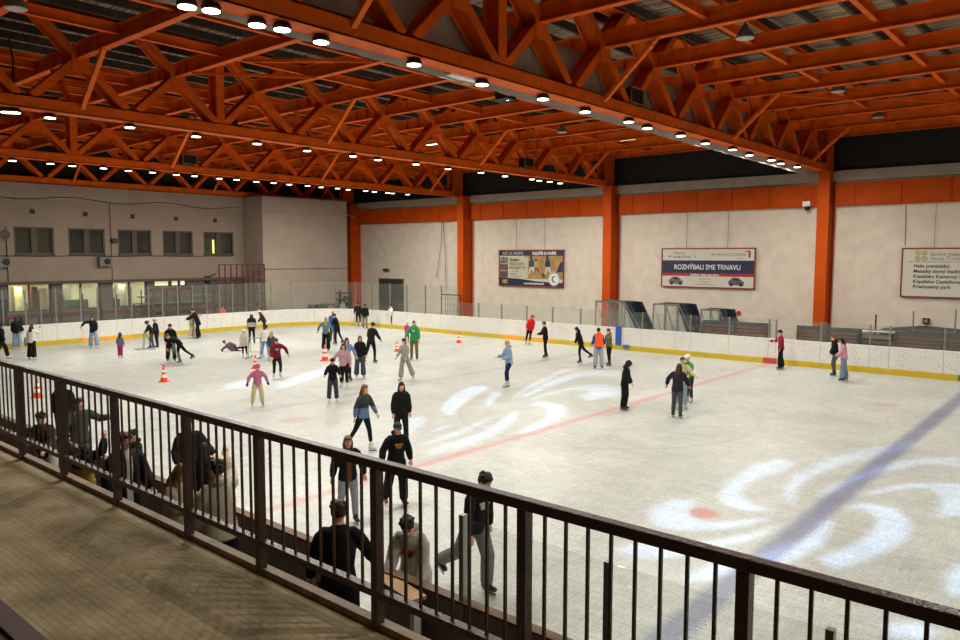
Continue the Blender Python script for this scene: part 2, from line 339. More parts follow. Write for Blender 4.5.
# AC units and boxes on the left wall
for (y, z, w, lab) in ((20.25, 4.15, .75, 'grey outdoor air conditioner unit under the second upstairs window'), (14.75, 4.15, .5, 'grey air conditioner unit at the far left end of the left wall')):
    a = thing('air_conditioner', lab, 'air conditioner', (XW, y, z))
    obj('case', box(B(), .05, .42, -w/2, w/2, 0, .55), mat('ac_grey', '77706a', .6), a)
    bm = B(); bmesh.ops.create_cone(bm, cap_ends=True, segments=20, radius1=.2, radius2=.18, depth=.04, matrix=Matrix.Translation((.43, .08, .28)) @ Matrix.Rotation(R(90), 4, 'Y')); obj('fan_grille', bm, BLACKM, a)
    bm = B(); box(bm, 0, .42, -w/2+.05, -w/2+.1, -.05, 0); box(bm, 0, .42, w/2-.1, w/2-.05, -.05, 0); obj('bracket', bm, STEEL, a)
a = thing('junction_box', 'small black box on the conduit between the second and third upstairs windows', 'box', (XW, 20.9, 5.55)); obj('case', box(B(), .02, .25, -.17, .17, 0, .3), BLACKM, a); obj('lid', box(B(), .25, .27, -.14, .14, .03, .27), mat('box_lid', '2a2622', .5), a)
a = thing('loudspeaker', 'round dark loudspeaker horn at the left end of the left wall', 'loudspeaker', (XW, 14.7, 5.85))
bm = B(); bmesh.ops.create_cone(bm, cap_ends=True, segments=20, radius1=.08, radius2=.27, depth=.35, matrix=Matrix.Translation((.3, .1, .1)) @ Matrix.Rotation(R(90), 4, 'Y')); obj('horn', bm, mat('horn', '4e453d', .6), a); obj('bracket', box(B(), 0, .15, -.03, .03, -.05, .15), STEEL, a)
# glazed ground floor rooms
ROOMW = mat('room_wall', 'd6cfb0', .8, 0, .08, 3)
bm = B(); box(bm, -51.5, -51.3, 12, 26.5, -.1, 3.3); box(bm, -51.5, -48.3, 26.3, 26.5, -.1, 3.3); box(bm, -51.5, -48.3, 11.8, 12, -.1, 3.3); box(bm, -51.5, -48.3, 12, 26.5, 3.3, 3.45); struct('wall_room', bm, ROOMW)
struct('floor', box(B(), -51.5, -48.3, 12, 26.5, -.1, 0), CONC)
for i, (a, b) in enumerate(shops):
    fr = bpy.data.objects.new('window_%d' % (i+6), None); link(fr); fr.location = (XW-.2, (a+b)/2, 1.55); fr['kind'] = 'structure'; w = b-a; bm = B()
    for y in (-w/2+.04, 0, w/2-.04): box(bm, -.05, .06, y-.05, y+.05, 0, 1.75)
    for z in (.04, 1.71): box(bm, -.05, .06, -w/2, w/2, z-.04, z+.04)
    obj('window_frame', bm, mat('shop_frame', '3a342f', .5), fr)
    for s in (-1, 1): obj('pane', box(B(), -.01, 0, min(s*.05, s*(w/2-.08)), max(s*.05, s*(w/2-.08)), .08, 1.67), WINGL, fr)
for i, (a, b) in enumerate(smalls):
    fr = bpy.data.objects.new('window_%d' % (i+9), None); link(fr); fr.location = (XW-.2, (a+b)/2, 2.78); fr['kind'] = 'structure'; w = b-a; bm = B()
    for y in (-w/2+.03, w/2-.03): box(bm, -.05, .06, y-.03, y+.03, 0, .47)
    for z in (.03, .44): box(bm, -.05, .06, -w/2, w/2, z-.03, z+.03)
    obj('window_frame', bm, mat('shop_frame', '3a342f', .5), fr); obj('pane', box(B(), -.01, 0, -w/2+.05, w/2-.05, .05, .42), glow('lit_pane_%d' % i, ['e6dc8a', 'e0d896', 'f2f0dc'][i], .85), fr)
# furniture glimpsed in the rooms
room_stuff = [('shelf_unit', 'cabinet', 'tall reddish shelf unit inside the leftmost glazed room', -51, 15.5, .5, .7, 2.6, '6a2f22'), ('refrigerator', 'refrigerator', 'tall pale fridge inside the leftmost glazed room', -50.8, 16.3, .6, .4, 2.9, 'd8d2a0'),
  ('poster_board', 'board', 'red and white poster stand inside the leftmost glazed room', -49.2, 16.75, .08, .4, 2.7, '8c4a3c'), ('plant_stand', 'plant', 'leafy green stand inside the second glazed room', -49.3, 18.2, .3, .35, 2.3, '8a9a4a'), ('notice_board', 'board', 'grey notice board inside the second glazed room', -51.1, 19.2, .1, .5, 3.0, '8d8f7c'), ('cabinet', 'cabinet', 'narrow reddish locker inside the leftmost glazed room', -50.2, 17.0, .4, .3, 2.9, '7a2f2a'), ('cabinet', 'cabinet', 'pale grey locker inside the third glazed room', -50.6, 22.4, .4, .45, 2.9, 'a8a890'),
  ('cabinet', 'cabinet', 'low dark counter inside the second glazed room', -50.6, 19.4, .6, 1.6, 2.0, '46504a'), ('cabinet', 'cabinet', 'pale tall cupboard inside the second glazed room', -51.0, 18.3, .4, .6, 2.8, 'bfbf98'), ('potted_plant_stand', 'plant stand', 'dark stand inside the third glazed room', -50, 21.7, .5, .5, 2.0, '3b4030')]
for nm, cat, lab, x, y, d, w, h, c in room_stuff:
    t = thing(nm, lab, cat, (x, y, 0)); m = mat('room_'+c, c, .7)
    obj('body', box(B(), -d/2, d/2, -w/2, w/2, 0, h), m, t)
    bm = B(); [box(bm, d/2, d/2+.02, -w/2+.04, w/2-.04, h*k+.04, h*(k+.24)) for k in (0, .25, .5, .75)]; obj('front_panel', bm, mat('roomp_'+c, c, .4, 0, .3, 3), t)
def area(name, loc, size, power, col=(1, .96, .86), rot=(0, 0, 0), shape='DISK', sy=None, par=None):
    l = bpy.data.lights.new(name, 'AREA'); l.shape = shape; l.size = size; l.energy = power; l.color = col
    if sy: l.size_y = sy
    o = bpy.data.objects.new(name, l); link(o); o.location = loc; o.rotation_euler = rot
    if par: o.parent = par
    return o
for y in (16, 19, 22, 25):
    t = thing('ceiling_light', 'fluorescent ceiling light inside the glazed ground floor rooms', 'lamp', (-50, y, 3.3), 0, 'lights in the glazed rooms')
    obj('diffuser', box(B(), -.15, .15, -.6, .6, -.08, 0), glow('room_lamp', 'fff6c0', 3), t); area('room_light', (0, 0, -.1), .3, 75, (1, .95, .78), shape='RECTANGLE', sy=1.2, par=t)

# ------------------------------------------------------------------ roof
zb = lambda y: 10.54
NY = [36.6-3.0*k for k in range(13)]                             # crossing nodes
BY = [38.1-3.0*k for k in range(14)]                             # bottom nodes
TX = [-47.95, -36.15, -24.0, -11.7]                               # truss centre lines
def truss():
    w = .5
    root = bpy.data.objects.new('roof_truss', None); root.empty_display_size = .5; link(root)
    y0, y1 = -3, 40
    bm = B(); box(bm, -w/2, w/2, y0, y1-.6, ZB, ZB+.035); box(bm, -w/2, w/2, y0, y1-.6, ZB+.33, ZB+.365)
    for s in (-1, 1): box(bm, s*w/2-(.03 if s > 0 else 0), s*w/2+(0 if s > 0 else .03), y0, y1-.6, ZB+.0, ZB+.365)
    for y in BY:                                                    # stiffeners on the chord's face
        for s in (-1, 1): box(bm, s*(w/2)-.012, s*(w/2)+.012, y-.02+1.5, y+.02+1.5, ZB, ZB+.365)
    obj('bottom_chord', bm, ORANGE, root)
    bm = B(); ibeam(bm, (0, y0, 11.85), (0, y1-.4, 11.85), w, .25); obj('top_chord', bm, ORANGE, root)
    for i, y in enumerate(BY):
        for s in (-1, 1):
            y2 = y+s*2.78
            if y2 > 39.6: continue
            a, b = Vector((0, y+s*.17, ZB+.36)), Vector((0, y2, 11.8))
            bm = B(); ibeam(bm, a, b, .22, w, .04, .025, up=(1, 0, 0)); obj('diagonal', bm, ORANGE, root)
    for y in NY:
        for s in (-1, 1):
            poly = [(y-.24, 10.15), (y+.24, 10.15), (y+.24, 10.95), (y-.24, 10.95)]
            obj('gusset_plate', prism(B(), poly, 'x', s*(w/2+.012)-.012, s*(w/2+.012)+.012), ORANGE, root)
    bm = B(); ibeam(bm, (0, 14.1, ZB+.36), (0, 14.1, 11.8), .30, w, .04, .025, up=(1, 0, 0)); obj('post', bm, ORANGE, root)
    bm = B(); ibeam(bm, (0, 39.3, ZB), (0, 39.3, 11.8), 1.0, w+.06, .04, .03, up=(1, 0, 0)); obj('end_post', bm, ORANGE, root)
    for y in (9.6, 18.6, 27.6, 36.6):
        for s in (-1, 1):
            bm = B(); bar(bm, (s*.24, y, ZB+.2), (s*1.85, y, zb(y)+.02), .13, .1, (0, 1, 0)); obj('knee_brace', bm, mat('orange_light', 'e66808', .6, spec=.2), root)
    return root
def copy_tree(o, parent=None):
    c = o.copy(); C.objects.link(c); c.parent = parent
    for ch in list(o.children): copy_tree(ch, c)
    return c
tr0 = truss()
labs = ['orange lattice roof truss running along the top of the left wall', 'orange lattice roof truss ending at the second column from the left', 'orange lattice roof truss spanning from the left frame edge to the third column', 'large near orange roof truss with a grey curtain behind it, meeting the rightmost column']
for i, x in enumerate(TX+[0.0]):
    t = tr0 if i == 0 else copy_tree(tr0)
    t.location = (x, 0, 0)
    tag(t, labs[i] if i < 4 else 'orange lattice roof truss above the camera outside the frame', 'roof truss', 'orange roof trusses')
# X-direction beams, one per bay
beam_bays = [(-47.68, -36.42), (-35.88, -24.27), (-23.73, -11.97), (-11.43, -.3)]
bayn = ['in the leftmost bay', 'in the second bay', 'left of the curtained truss', 'right of the curtained truss']
ordn = ['nearest the far wall', 'second from the far wall', 'third from the far wall', 'fourth from the far wall', 'fifth from the far wall', 'sixth from the far wall', 'seventh from the far wall', 'eighth from the far wall', 'ninth from the far wall', 'tenth from the far wall', 'eleventh from the far wall', 'twelfth from the far wall', 'thirteenth from the far wall', 'fourteenth from the far wall']
bmesh_cache = {}
for bi, (xa, xb) in enumerate(beam_bays):
    L = xb-xa
    bm = B(); ibeam(bm, (0, 0, .23), (L, 0, .23), .22, .46, .03, .03)
    for sx in (.6, 1.3, L-.6, L-1.3): box(bm, sx-.01, sx+.01, -.1, .1, .02, .44)
    me = mesh_of('roof_beam', bm, ORANGE)
    for k, y in enumerate([39.45]+NY[:12]):
        if bi == 3 and y < 10: continue
        o = bpy.data.objects.new('roof_beam', me); link(o); o.location = (xa, y, zb(y)+(.12 if False else 0))
        tag(o, 'orange roof beam '+bayn[bi]+', '+ordn[k], 'roof beam', 'orange beams between the roof trusses')
# struts and purlins running across (Y)
pur_x = {0: (-45, -42, -39), 1: (-33.1, -30.1, -27.1), 2: (-21.1, -18.05, -14.9), 3: (-8.5, -5.3, -2.2)}
for bi, xs in pur_x.items():
    for x, which in zip(xs, ('left', 'middle', 'right')):
        y0 = 8 if bi == 3 else 1.7
        bm = B(); ibeam(bm, (x, y0, 10.88), (x, 39.3, 10.88), .14, .28, .02, .02)
        tag(obj('roof_strut', bm, ORANGE), 'long orange roof strut %s, %s of three' % (bayn[bi], which), 'roof strut', 'long struts crossing the roof beams')
for bi, xs in {0: (-43.5, -40.5), 1: (-31.6, -28.6), 2: (-19.5, -16.5), 3: (-8.68, -3.8)}.items():
    for x, which in zip(xs, ('left', 'right')):
        bm = B(); ibeam(bm, (x, 1.7, 11.5), (x, 39.6, 11.5), .09, .2, .015, .015)
        tag(obj('roof_purlin', bm, ORANGE), 'thin orange purlin under the roof boards %s, %s of two' % (bayn[bi], which), 'purlin', 'thin orange purlins')
BAT = mat('dark_batten', '43362b', .9, 0, .3, 4)
bm = B()
batt = [(-47+1.16*k) for k in range(41)]
me = mesh_of('roof_batten', box(B(), -.05, .05, -38.5, 0, -.14, .1), BAT)
for k, x in enumerate(batt):
    o = bpy.data.objects.new('roof_batten', me); link(o); o.location = (x, 39.8, 11.74)
    bay = 0 if x < -36 else 1 if x < -24 else 2 if x < -12 else 3
    tag(o, 'dark timber batten fixed under the roof boards '+bayn[bay], 'batten', 'dark battens under the roof, bay %d' % (bay+1))
    o['group'] = 'dark battens '+bayn[bay]
bm = B(); box(bm, -49, 18, -5, 40.4, 11.98, 12.1); struct('ceiling', bm, DECK)
# wind bracing under the beams
def brace(a, b, lab):
    bm = B(); bar(bm, a, b, .09, .05, (0, 0, 1)); tag(obj('wind_brace', bm, ORANGE), lab, 'brace', 'thin diagonal wind braces in the roof')
for a, b, lab in (((-9.75, 27.5), (-8.2, 30.1), 'thin wind brace right of the curtained truss, near the third knee brace'), ((-7.0, 30.8), (-5.3, 33.1), 'thin wind brace near the right frame edge, close to the far wall'),
    ((-18.9, 13.6), (-17.3, 15.2), 'thin wind brace left of the curtained truss, nearer to the lamps'), ((-20.1, 12.7), (-18.2, 14.5), 'thin wind brace in the third bay, middle one'), ((-22.7, 12.5), (-20.2, 15.4), 'thin wind brace in the third bay, farthest left')):
    brace((a[0], a[1], 10.5), (b[0], b[1], 10.5), lab)
# curtain behind near truss
m = bpy.data.materials.new('grey_curtain'); m.use_nodes = True; n, l = nt(m); n.remove(n['Principled BSDF']); df = n.new('ShaderNodeBsdfDiffuse'); tl = n.new('ShaderNodeBsdfTranslucent'); mxs = n.new('ShaderNodeMixShader'); df.inputs[0].default_value = lin('b9afa6'); tl.inputs[0].default_value = lin('c9beb2'); mxs.inputs[0].default_value = .35; l.new(df.outputs[0], mxs.inputs[1]); l.new(tl.outputs[0], mxs.inputs[2]); l.new(mxs.outputs[0], n['Material Output'].inputs[0])
bm = B(); cols = []
for i in range(361):
    y = 5+i*(39-5)/360; x = -12.06+.03*math.sin(y*7)+.015*math.sin(y*17.3+1); cols.append([bm.verts.new((x, y, z)) for z in (8.86-.006*(y-6), 9.4, 10.1, 10.5+.03*math.sin(y*2.1))])
for a, b_ in zip(cols, cols[1:]):
    for j in range(3): bm.faces.new((a[j], b_[j], b_[j+1], a[j+1]))
cu = obj('curtain', bm, m, smooth=True); so = cu.modifiers.new('s', 'SOLIDIFY'); so.thickness = .02
tag(cu, 'long grey pleated curtain hanging behind the near roof truss', 'curtain')

# columns, beam on the far wall
colx = [-47.35, -35.4, -23.7, -11.6]
cl = ['orange steel column in the far left corner beside the projecting wall', 'orange steel column left of the hockey banner', 'orange steel column between the hockey banner and the blue striped banner', 'rightmost orange steel column, right of the blue striped banner']
for i, x in enumerate(colx):
    t = thing('steel_column', cl[i], 'column', (x, 39.5, 0), 0, 'orange columns of the far wall'); w = .55
    bm = B(); box(bm, -w/2, w/2, -.5, -.46, 0, 8.88); box(bm, -w/2, w/2, .46, .5, 0, 8.88); box(bm, w/2-.13, w/2-.1, -.46, .46, 0, 8.88); box(bm, -w/2+.1, -w/2+.13, -.46, .46, 0, 8.88); obj('shaft', bm, ORANGE2, t)
    obj('base_plate', box(B(), -w/2-.08, w/2+.08, -.58, .5, 0, .04), ORANGE2, t)
    obj('cap_plate', box(B(), -w/2-.04, w/2+.04, -.54, .5, 8.88, 8.92), ORANGE2, t)
for i, (xa, xb) in enumerate([(-47.05, -35.72), (-35.1, -24.02), (-23.38, -11.92), (-11.28, 6)]):
    t = thing('wall_beam', 'wide orange box beam along the far wall '+['left of the second column', 'above the hockey banner', 'above the blue striped banner', 'right of the rightmost column'][i], 'beam', (xa, 39.75, 7.3), 0, 'orange beams along the far wall')
    obj('web', box(B(), 0, xb-xa, 0, .25, .0, 1.05), ORANGE2, t)
    bm = B(); box(bm, 0, xb-xa, -.06, .25, -.03, .0); box(bm, 0, xb-xa, -.06, .25, 1.05, 1.08); obj('flange', bm, ORANGE2, t)
    x = .9
    while x < xb-xa-.3:
        obj('stiffener', box(B(), x-.02, x+.02, -.05, 0, 0, 1.05), ORANGE2, t); x += 2.0
# wall joints, far wall door, conduits
struct('baseboard_far', box(B(), -48, 18, 39.93, 40, 0, .25), mat('plinth', '6a6258', .9))
d = bpy.data.objects.new('door_1', None); link(d); d['kind'] = 'structure'; d.location = (-43.45, 39.97, 0)
obj('door_leaf', box(B(), -1.3, 1.25, -.03, .0, 0, 2.95), mat('door_brown', '3f3428', .6, 0, .15, 4), d); bm = B(); box(bm, -1.4, -1.3, -.06, .02, 0, 3.05); box(bm, 1.25, 1.35, -.06, .02, 0, 3.05); box(bm, -1.4, 1.35, -.06, .02, 2.95, 3.05); obj('door_frame', bm, WFR, d); obj('door_handle', tube(B(), [(.9, -.06, 1.1), (1.1, -.06, 1.1)], .02, n=6), STEEL, d)
t = thing('exit_sign', 'small dark emergency light box above the brown door', 'sign', (-44.0, 39.93, 3.6)); obj('case', box(B(), -.3, .3, -.1, .06, 0, .22), mat('exit_box', '5a564e', .5), t); obj('lens', box(B(), -.26, .26, -.11, -.1, .04, .18), mat('exit_lens', '3c403a', .3), t)
for x, z0, z1, lab in ((-33.0, 7.3, 7.28, ''),):
    pass
for nm, pts, lab in (('rope', [aty(442, 222, 39.7), aty(441, 245, 39.8), aty(436.5, 277, 39.8)], 'dark rope hanging on the wall left of the second column'), ('rope', [aty(443, 222, 39.7), aty(445, 250, 39.8), aty(446, 290, 39.8)], 'second rope hanging close beside the first, left of the second column')):
    cable(nm, pts, lab, .02, cat='rope')
cable('conduit', [aty(906, 205, 39.95), aty(905, 246, 39.95)], 'thin vertical wire above the white text board', .012)
# camera dome
t = thing('security_camera', 'white dome security camera under the orange beam beside the rightmost column', 'camera', tuple(aty(807.5, 204, 39.6)))
obj('bracket', box(B(), -.18, .18, -.2, .2, -.12, .12), WHITE, t); obj('dome', ball(B(), (0, 0, -.18), .15), mat('dome_black', '141414', .15), t, True)

# ------------------------------------------------------------------ lamps
LENS = glow('led_lens', 'fff3d8', 9)
def mk_lamp(scale=1.0):
    t = bpy.data.objects.new('led_floodlight', None); t.empty_display_size = .1; link(t)
    bm = B(); lathe(bm, [(.05, .16), (.2, .14), (.23, .08), (.23, .03), (.2, .0)], 18); obj('housing', bm, mat('lamp_body', '2a2825', .5, .4), t)
    obj('lens', lathe(B(), [(.2, -.02), (.2, .0)], 18), LENS, t)
    bm = B(); bar(bm, (0, 0, .15), (0, 0, .42), .03, .03); bar(bm, (-.22, 0, .15), (.22, 0, .15), .03, .02); obj('bracket', bm, BLACKM, t)
    return t
lamp0 = None
lamp_specs = []
for px, py in ((189, 8), (209, 2), (259, 26), (280, 19), (323, 37), (412, 62), (484, 81), (541, 97), (587, 109), (627, 120), (649, 127), (679, 135), (707, 142), (731, 151), (751, 153), (770, 161), (782, 165), (796, 164)):
    lamp_specs.append((0, -11.72, atx(px, py, -11.72).y))
for px in (7, 14, 51, 129, 197, 256, 308, 352, 379, 415, 449, 480, 506, 531, 540, 549, 561): lamp_specs.append((1, -24.1, atx(px, 111.5+px*.129, -24.1).y))
for px in (13, 50, 73, 103, 129, 152, 177, 194, 220, 236, 257, 273, 290, 307, 322, 337, 349, 365, 375, 387, 393, 407): lamp_specs.append((2, -36.2, atx(px, 162.5+px*.081, -36.2).y))
for y in (6, 10, 14, 18, 22, 26, 30, 35): lamp_specs.append((3, -.1, y))  # unseen floodlights over the camera, added to light the right of the ice
for y in (8, 16, 24, 32): lamp_specs.append((3, 9.5, y))  # further unseen floodlights added for the ice, with no truss above them
LP = 46
tn = ['near curtained truss', 'third truss from the left', 'second truss from the left', 'unseen row added to light the ice']
import itertools
for ti in range(4):
    rows = sorted([s for s in lamp_specs if s[0] == ti], key=lambda s: s[2])
    for k, (_, x, y) in enumerate(rows):
        t = mk_lamp() if lamp0 is None else copy_tree(lamp0)
        if lamp0 is None: lamp0 = t
        t.location = (x+(.06 if k % 2 else -.06), y, ZB-.13 if ti < 3 else ZB-.13); t.scale = (.72, .72, .72)
        nth = ['nearest', 'second nearest', 'third nearest', 'fourth nearest', 'fifth nearest', 'sixth nearest', 'seventh nearest', 'eighth nearest', 'ninth nearest', 'tenth nearest', 'eleventh nearest', 'twelfth nearest', 'thirteenth nearest', 'fourteenth nearest', 'fifteenth nearest', 'sixteenth nearest', 'seventeenth nearest', 'eighteenth nearest', 'nineteenth nearest', 'twentieth nearest', 'twenty first nearest', 'farthest but one', 'farthest'][k]
        tag(t, 'bright floodlight on %s, %s to the camera' % (tn[ti], nth), 'lamp', 'bright floodlights on the '+tn[ti])
        n_same = {0: 18, 1: 17, 2: 22, 3: 12}[ti]
        area('floodlight', (0, 0, -.04), .36, LP*{0: 1.5, 1: 1.55, 2: 1.2, 3: 2.6}[ti], (1, .965, .875), par=t)
# unlit grey shades and linear luminaires among the beams
def shade(p, lab, lit=False):
    t = thing('high_bay_lamp', lab, 'lamp', tuple(p), 0, 'unlit shaded lamps among the beams')
    bm = B(); lathe(bm, [(.24, -.05), (.2, .08), (.1, .2), (.06, .28)], 16); obj('shade', bm, mat('shade_grey', '77736c', .4, .5), t)
    obj('lens', lathe(B(), [(.22, -.07), (.22, -.05)], 16), mat('lens_grey', 'b9b6ae', .3), t); obj('hook', bar(B(), (0, 0, .28), (0, 0, .75), .03, .03), BLACKM, t)
for px, py, Y, lab in ((16, 6, 6.4, 'grey shaded unlit lamp at the top left corner of the frame'), (236, 54, 13.6, 'grey shaded unlit lamp below the upper left beams, near the paired bright lights'), (430, 100, 22.7, 'grey shaded unlit lamp under a beam left of the curtained truss'), (562, 131, 29.0, 'small grey shaded unlit lamp far among the beams'), (745, 36, 19.7, 'grey boxy unlit lamp hanging right of the near truss'), (838, 90, 29, 'grey unlit lamp hanging under the distant right beams'), (878, 116, 34.9, 'pale unlit lamp hanging nearest the far wall on the right')):
    p = aty(px, py, Y); shade(p, lab)
for px, py, Y, L, lab in ((435, 144, 30, 1.2, 'lit linear lamp among the distant beams left of centre'), (627, 139.5, 34, .9, 'small lit linear lamp near the far wall under the curtained truss')):
    p = aty(px, py, Y); t = thing('linear_lamp', lab, 'lamp', tuple(p)); obj('body', box(B(), -L/2, L/2, -.12, .12, 0, .1), STEEL, t); obj('diffuser', box(B(), -L/2+.03, L/2-.03, -.1, .1, -.03, 0), glow('linlamp', 'fdf2d0', 2.2), t); obj('hanger', box(B(), -.02, .02, -.02, .02, .1, .7), BLACKM, t)
p = atx(461, 80, -12.05); t = thing('linear_lamp', 'white unlit linear lamp under the near truss, left of centre', 'lamp', tuple(p)); obj('body', box(B(), -.2, .2, -.55, .55, 0, .06), WHITE, t); obj('hanger', bar(B(), (0, 0, .06), (0, 0, .35), .02, .02), BLACKM, t)
for k, (px, py, X_, sy, lab) in enumerate(((229, 112, -30, 1.2, 'bright frosted roof light panel high behind the third truss'), (256, 157, -42, 1.0, 'small bright frosted roof light panel far behind the second truss'))):
    p = atz(px, py, 12.1); t = thing('roof_light', lab, 'roof light', tuple(p)); obj('frame', box(B(), -.8, .8, -sy, sy, .02, .09), STEEL, t); obj('panel', box(B(), -.72, .72, -sy+.08, sy-.08, -.02, .02), glow('skylight', 'f0dcae', 1.0), t)
# black cages/boxes on the trusses
for px, py, X, lab in ((631, 99, -11.6, 'black loudspeaker box standing on the near truss chord'), (188, 166, -35.7, 'dark framed box fixed on the second truss from the left'), (526, 169, -23.6, 'dark framed box fixed on the third truss from the left')):
    p = atx(px, py, X); t = thing('loudspeaker', lab, 'loudspeaker', (X, p.y, ZB+.37)); obj('case', box(B(), -.2, .2, -.35, .35, 0, .42), BLACKM, t)
    bm = B(); [bar(bm, (.22, y, 0), (.22, y, .46), .03, .03) for y in (-.37, .37)]; [bar(bm, (.22, -.37, z), (.22, .37, z), .03, .03, (0, 0, 1)) for z in (0, .45)]; obj('frame', bm, STEEL, t)
for nm, pts, lab in (('cable', [atx(460, 0, -12.5), atx(466, 40, -12.3), atx(471, 62, -12.2), atx(470, 76, -12.2)], 'black cable looping down in front of the curtain to the linear lamp'), ('cable', [atx(8, 38, -24), atx(13, 60, -24), atx(12, 108, -24)], 'black cable hanging at the far left of the roof')):
    cable(nm, pts, lab, .03, BLACKM)

# ------------------------------------------------------------------ rink boards
KZ, TZ = .24, 1.14
def seg_path():
    """board inner line from the near-left corner round to the right"""
    P = []
    for i in range(9): a = R(180+90*i/8); P.append((XL+RC+RC*math.cos(a), YN+RC+RC*math.sin(a)))
    P = P[::-1]
    return P
def panel(parent, p, q, gh=None, kick=YEL, post=True, postm=ALU, out=BOARD, gap=False, glassm=None):
    p, q = Vector((*p, 0)), Vector((*q, 0)); t = (q-p).normalized(); n = Vector((-t.y, t.x, 0)); L = (q-p).length   # n points outside for clockwise run
    def pb(bm, a, b, d0, d1, z0, z1, mi=0):
        v = [bm.verts.new(p+t*x+n*y+Vector((0, 0, z))) for x in (a, b) for y in (d0, d1) for z in (z0, z1)]
        for qd in ((0, 1, 3, 2), (4, 6, 7, 5), (0, 4, 5, 1), (2, 3, 7, 6), (0, 2, 6, 4), (1, 5, 7, 3)): bm.faces.new([v[i] for i in qd]).material_index = mi
        return bm
    obj('board_panel', pb(B(), .006, L-.006, .0, .08, KZ, TZ-.03), out, parent)
    obj('kick_plate', pb(B(), 0, L, -.02, .09, 0.0, KZ), kick, parent)
    obj('cap_rail', pb(B(), 0, L, -.01, .12, TZ-.03, TZ), WHITE if out is BOARD else WOOD, parent)
    if gh:
        obj('glass_pane', pb(B(), .03, L-.03, .05, .062, TZ, gh), glassm or GLASS, parent)
        if post: obj('glass_post', pb(B(), -.03, .03, .035, .1, TZ, gh+.02), postm, parent)
far = thing('rink_boards', 'white dasher boards with yellow kick strip and low glass along the far side', 'rink boards')
X = XL+RC; xs = [X]
gx = [-37.3, -35.7, -34.0, -32.6, -31.1, -29.52, -27.75, -25.92, -24.13, -22.3, -20.4, -18.6, -16.75, -16.02, -14.09, -12.25, -11.94, -10.03, -8.1, -7.36, -5.43, -3.5, -1.6, .3, 2.2, 4.1, 6.0]
xs += gx
for i, (a, b) in enumerate(zip(xs, xs[1:])):
    tall = b < -31.5 or (a > -32 and a < -31.2)
    k = YEL2 if -27 < (a+b)/2 < -25 else YEL
    g = 2.95 if a < -31.5 else (None if False else 1.98)
    panel(far, (a, YF), (b, YF), g, k)
end = thing('rink_boards', 'white dasher boards with tall glass around the left end and corner', 'rink boards')
arc = [(XL+RC+RC*math.cos(R(180-90*i/5)), YF-RC+RC*math.sin(R(180-90*i/5))) for i in range(6)]
ys = [YN+RC, 12.4, 13.4, 14.46, 15.18, 15.92, 17.2, 18.1, 19.09, 20.0, 21.0, 21.85, 22.79, 23.76, 24.69, 25.6, 26.5, 27.5, 28.5, YF-RC]
pts = [(XL, y) for y in ys[:-1]]+arc
for i, (a, b) in enumerate(zip(pts, pts[1:])):
    ym = (a[1]+b[1])/2
    panel(end, a, b, 3.0, YEL2 if 17.5 < ym < 20.3 and a[0] < -43 else YEL, glassm=GLASS)
nearb = thing('rink_boards', 'near dasher boards with brown outer face, wooden cap and clear glass', 'rink boards')
NB = mat('brown_board_back', '94877a', .6, 0, .2, 3, .4)
arc2 = [(XL+RC-RC*math.sin(R(90*i/5)), YN+RC-RC*math.cos(R(90*i/5))) for i in range(6)][::-1]
# run from left to right along near side; outside is -Y so run right to left for the same helper
nx = [6, 4, 2, 0.2, -1.55, -3.45, -5.2]
gate = (-6.5, -7.35)
for a, b in zip(nx, nx[1:]): panel(nearb, (a, YN), (b, YN), 2.03, YEL, out=NB)
panel(nearb, (-5.2, YN), (gate[0], YN), None, YEL, out=NB)
nx2 = [gate[1], -9.2, -11.2, -13.2, -15.2, -17.2, -19.2, -21.2, -23.2, -25.2, -27.2, -29.2, -31.2, -33.2, -35.2, -37.2, XL+RC]
for a, b in zip(nx2, nx2[1:]): panel(nearb, (a, YN), (b, YN), None, YEL, out=NB)
A3 = [(XL+RC-RC*math.sin(R(90*i/5)), YN+RC-RC*math.cos(R(90*i/5))) for i in range(6)]
for a, b in zip(A3, A3[1:]): panel(nearb, a, b, None, YEL, out=NB)
# tall post where the near glass starts
obj('glass_post', box(B(), -5.25, -5.19, YN-.1, YN-.03, .3, 2.08), STEEL, nearb)
# open gate leaf
g = thing('board_gate', 'open wooden gate leaf of the near boards beside the boy in the grey hoodie', 'gate', (-6.45, 5.72, 0), R(-11))
obj('gate_panel', box(B(), 0, .8, -.04, .04, .28, 1.08), NB, g); obj('cap_rail', box(B(), -.02, .82, -.11, .09, 1.08, 1.12), mat('gate_wood', 'a98556', .55, 0, .2, 8), g); obj('hinge_post', box(B(), .78, .86, -.1, -.02, .25, 1.07), WHITE, g)
# blue pad + little blue box + pink mark
PADX = [aty(px, 343, YF).x for px in (616.3, 621.2, 624, 629.5)]
t = tag(obj('blue_pad', box(B(), PADX[0], PADX[1], YF-.1, YF-.025, .25, 1.2), mat('blue_pad', '1b4fa8', .6)), 'upright blue pad against the far boards beside the camouflage skater', 'pad')
tag(obj('blue_mat', box(B(), PADX[2], PADX[3], YF-.12, YF-.025, .12, .28), mat('blue_mat', '2a62a8', .6)), 'small blue pad lying on the yellow strip beside the tall blue pad', 'pad')
tag(obj('blue_mat', box(B(), -4.9, -4.1, YF-.06, YF-.025, .04, .24), mat('blue_sticker', '30618f', .6)), 'blue panel on the yellow strip at the right frame edge', 'pad')
tag(obj('red_marker', box(B(), -12.45, -11.85, YF-.04, YF-.022, .03, .26), mat('red_marker', 'b8404a', .6)), 'pink red marker where the centre line meets the far kick strip', 'marker')

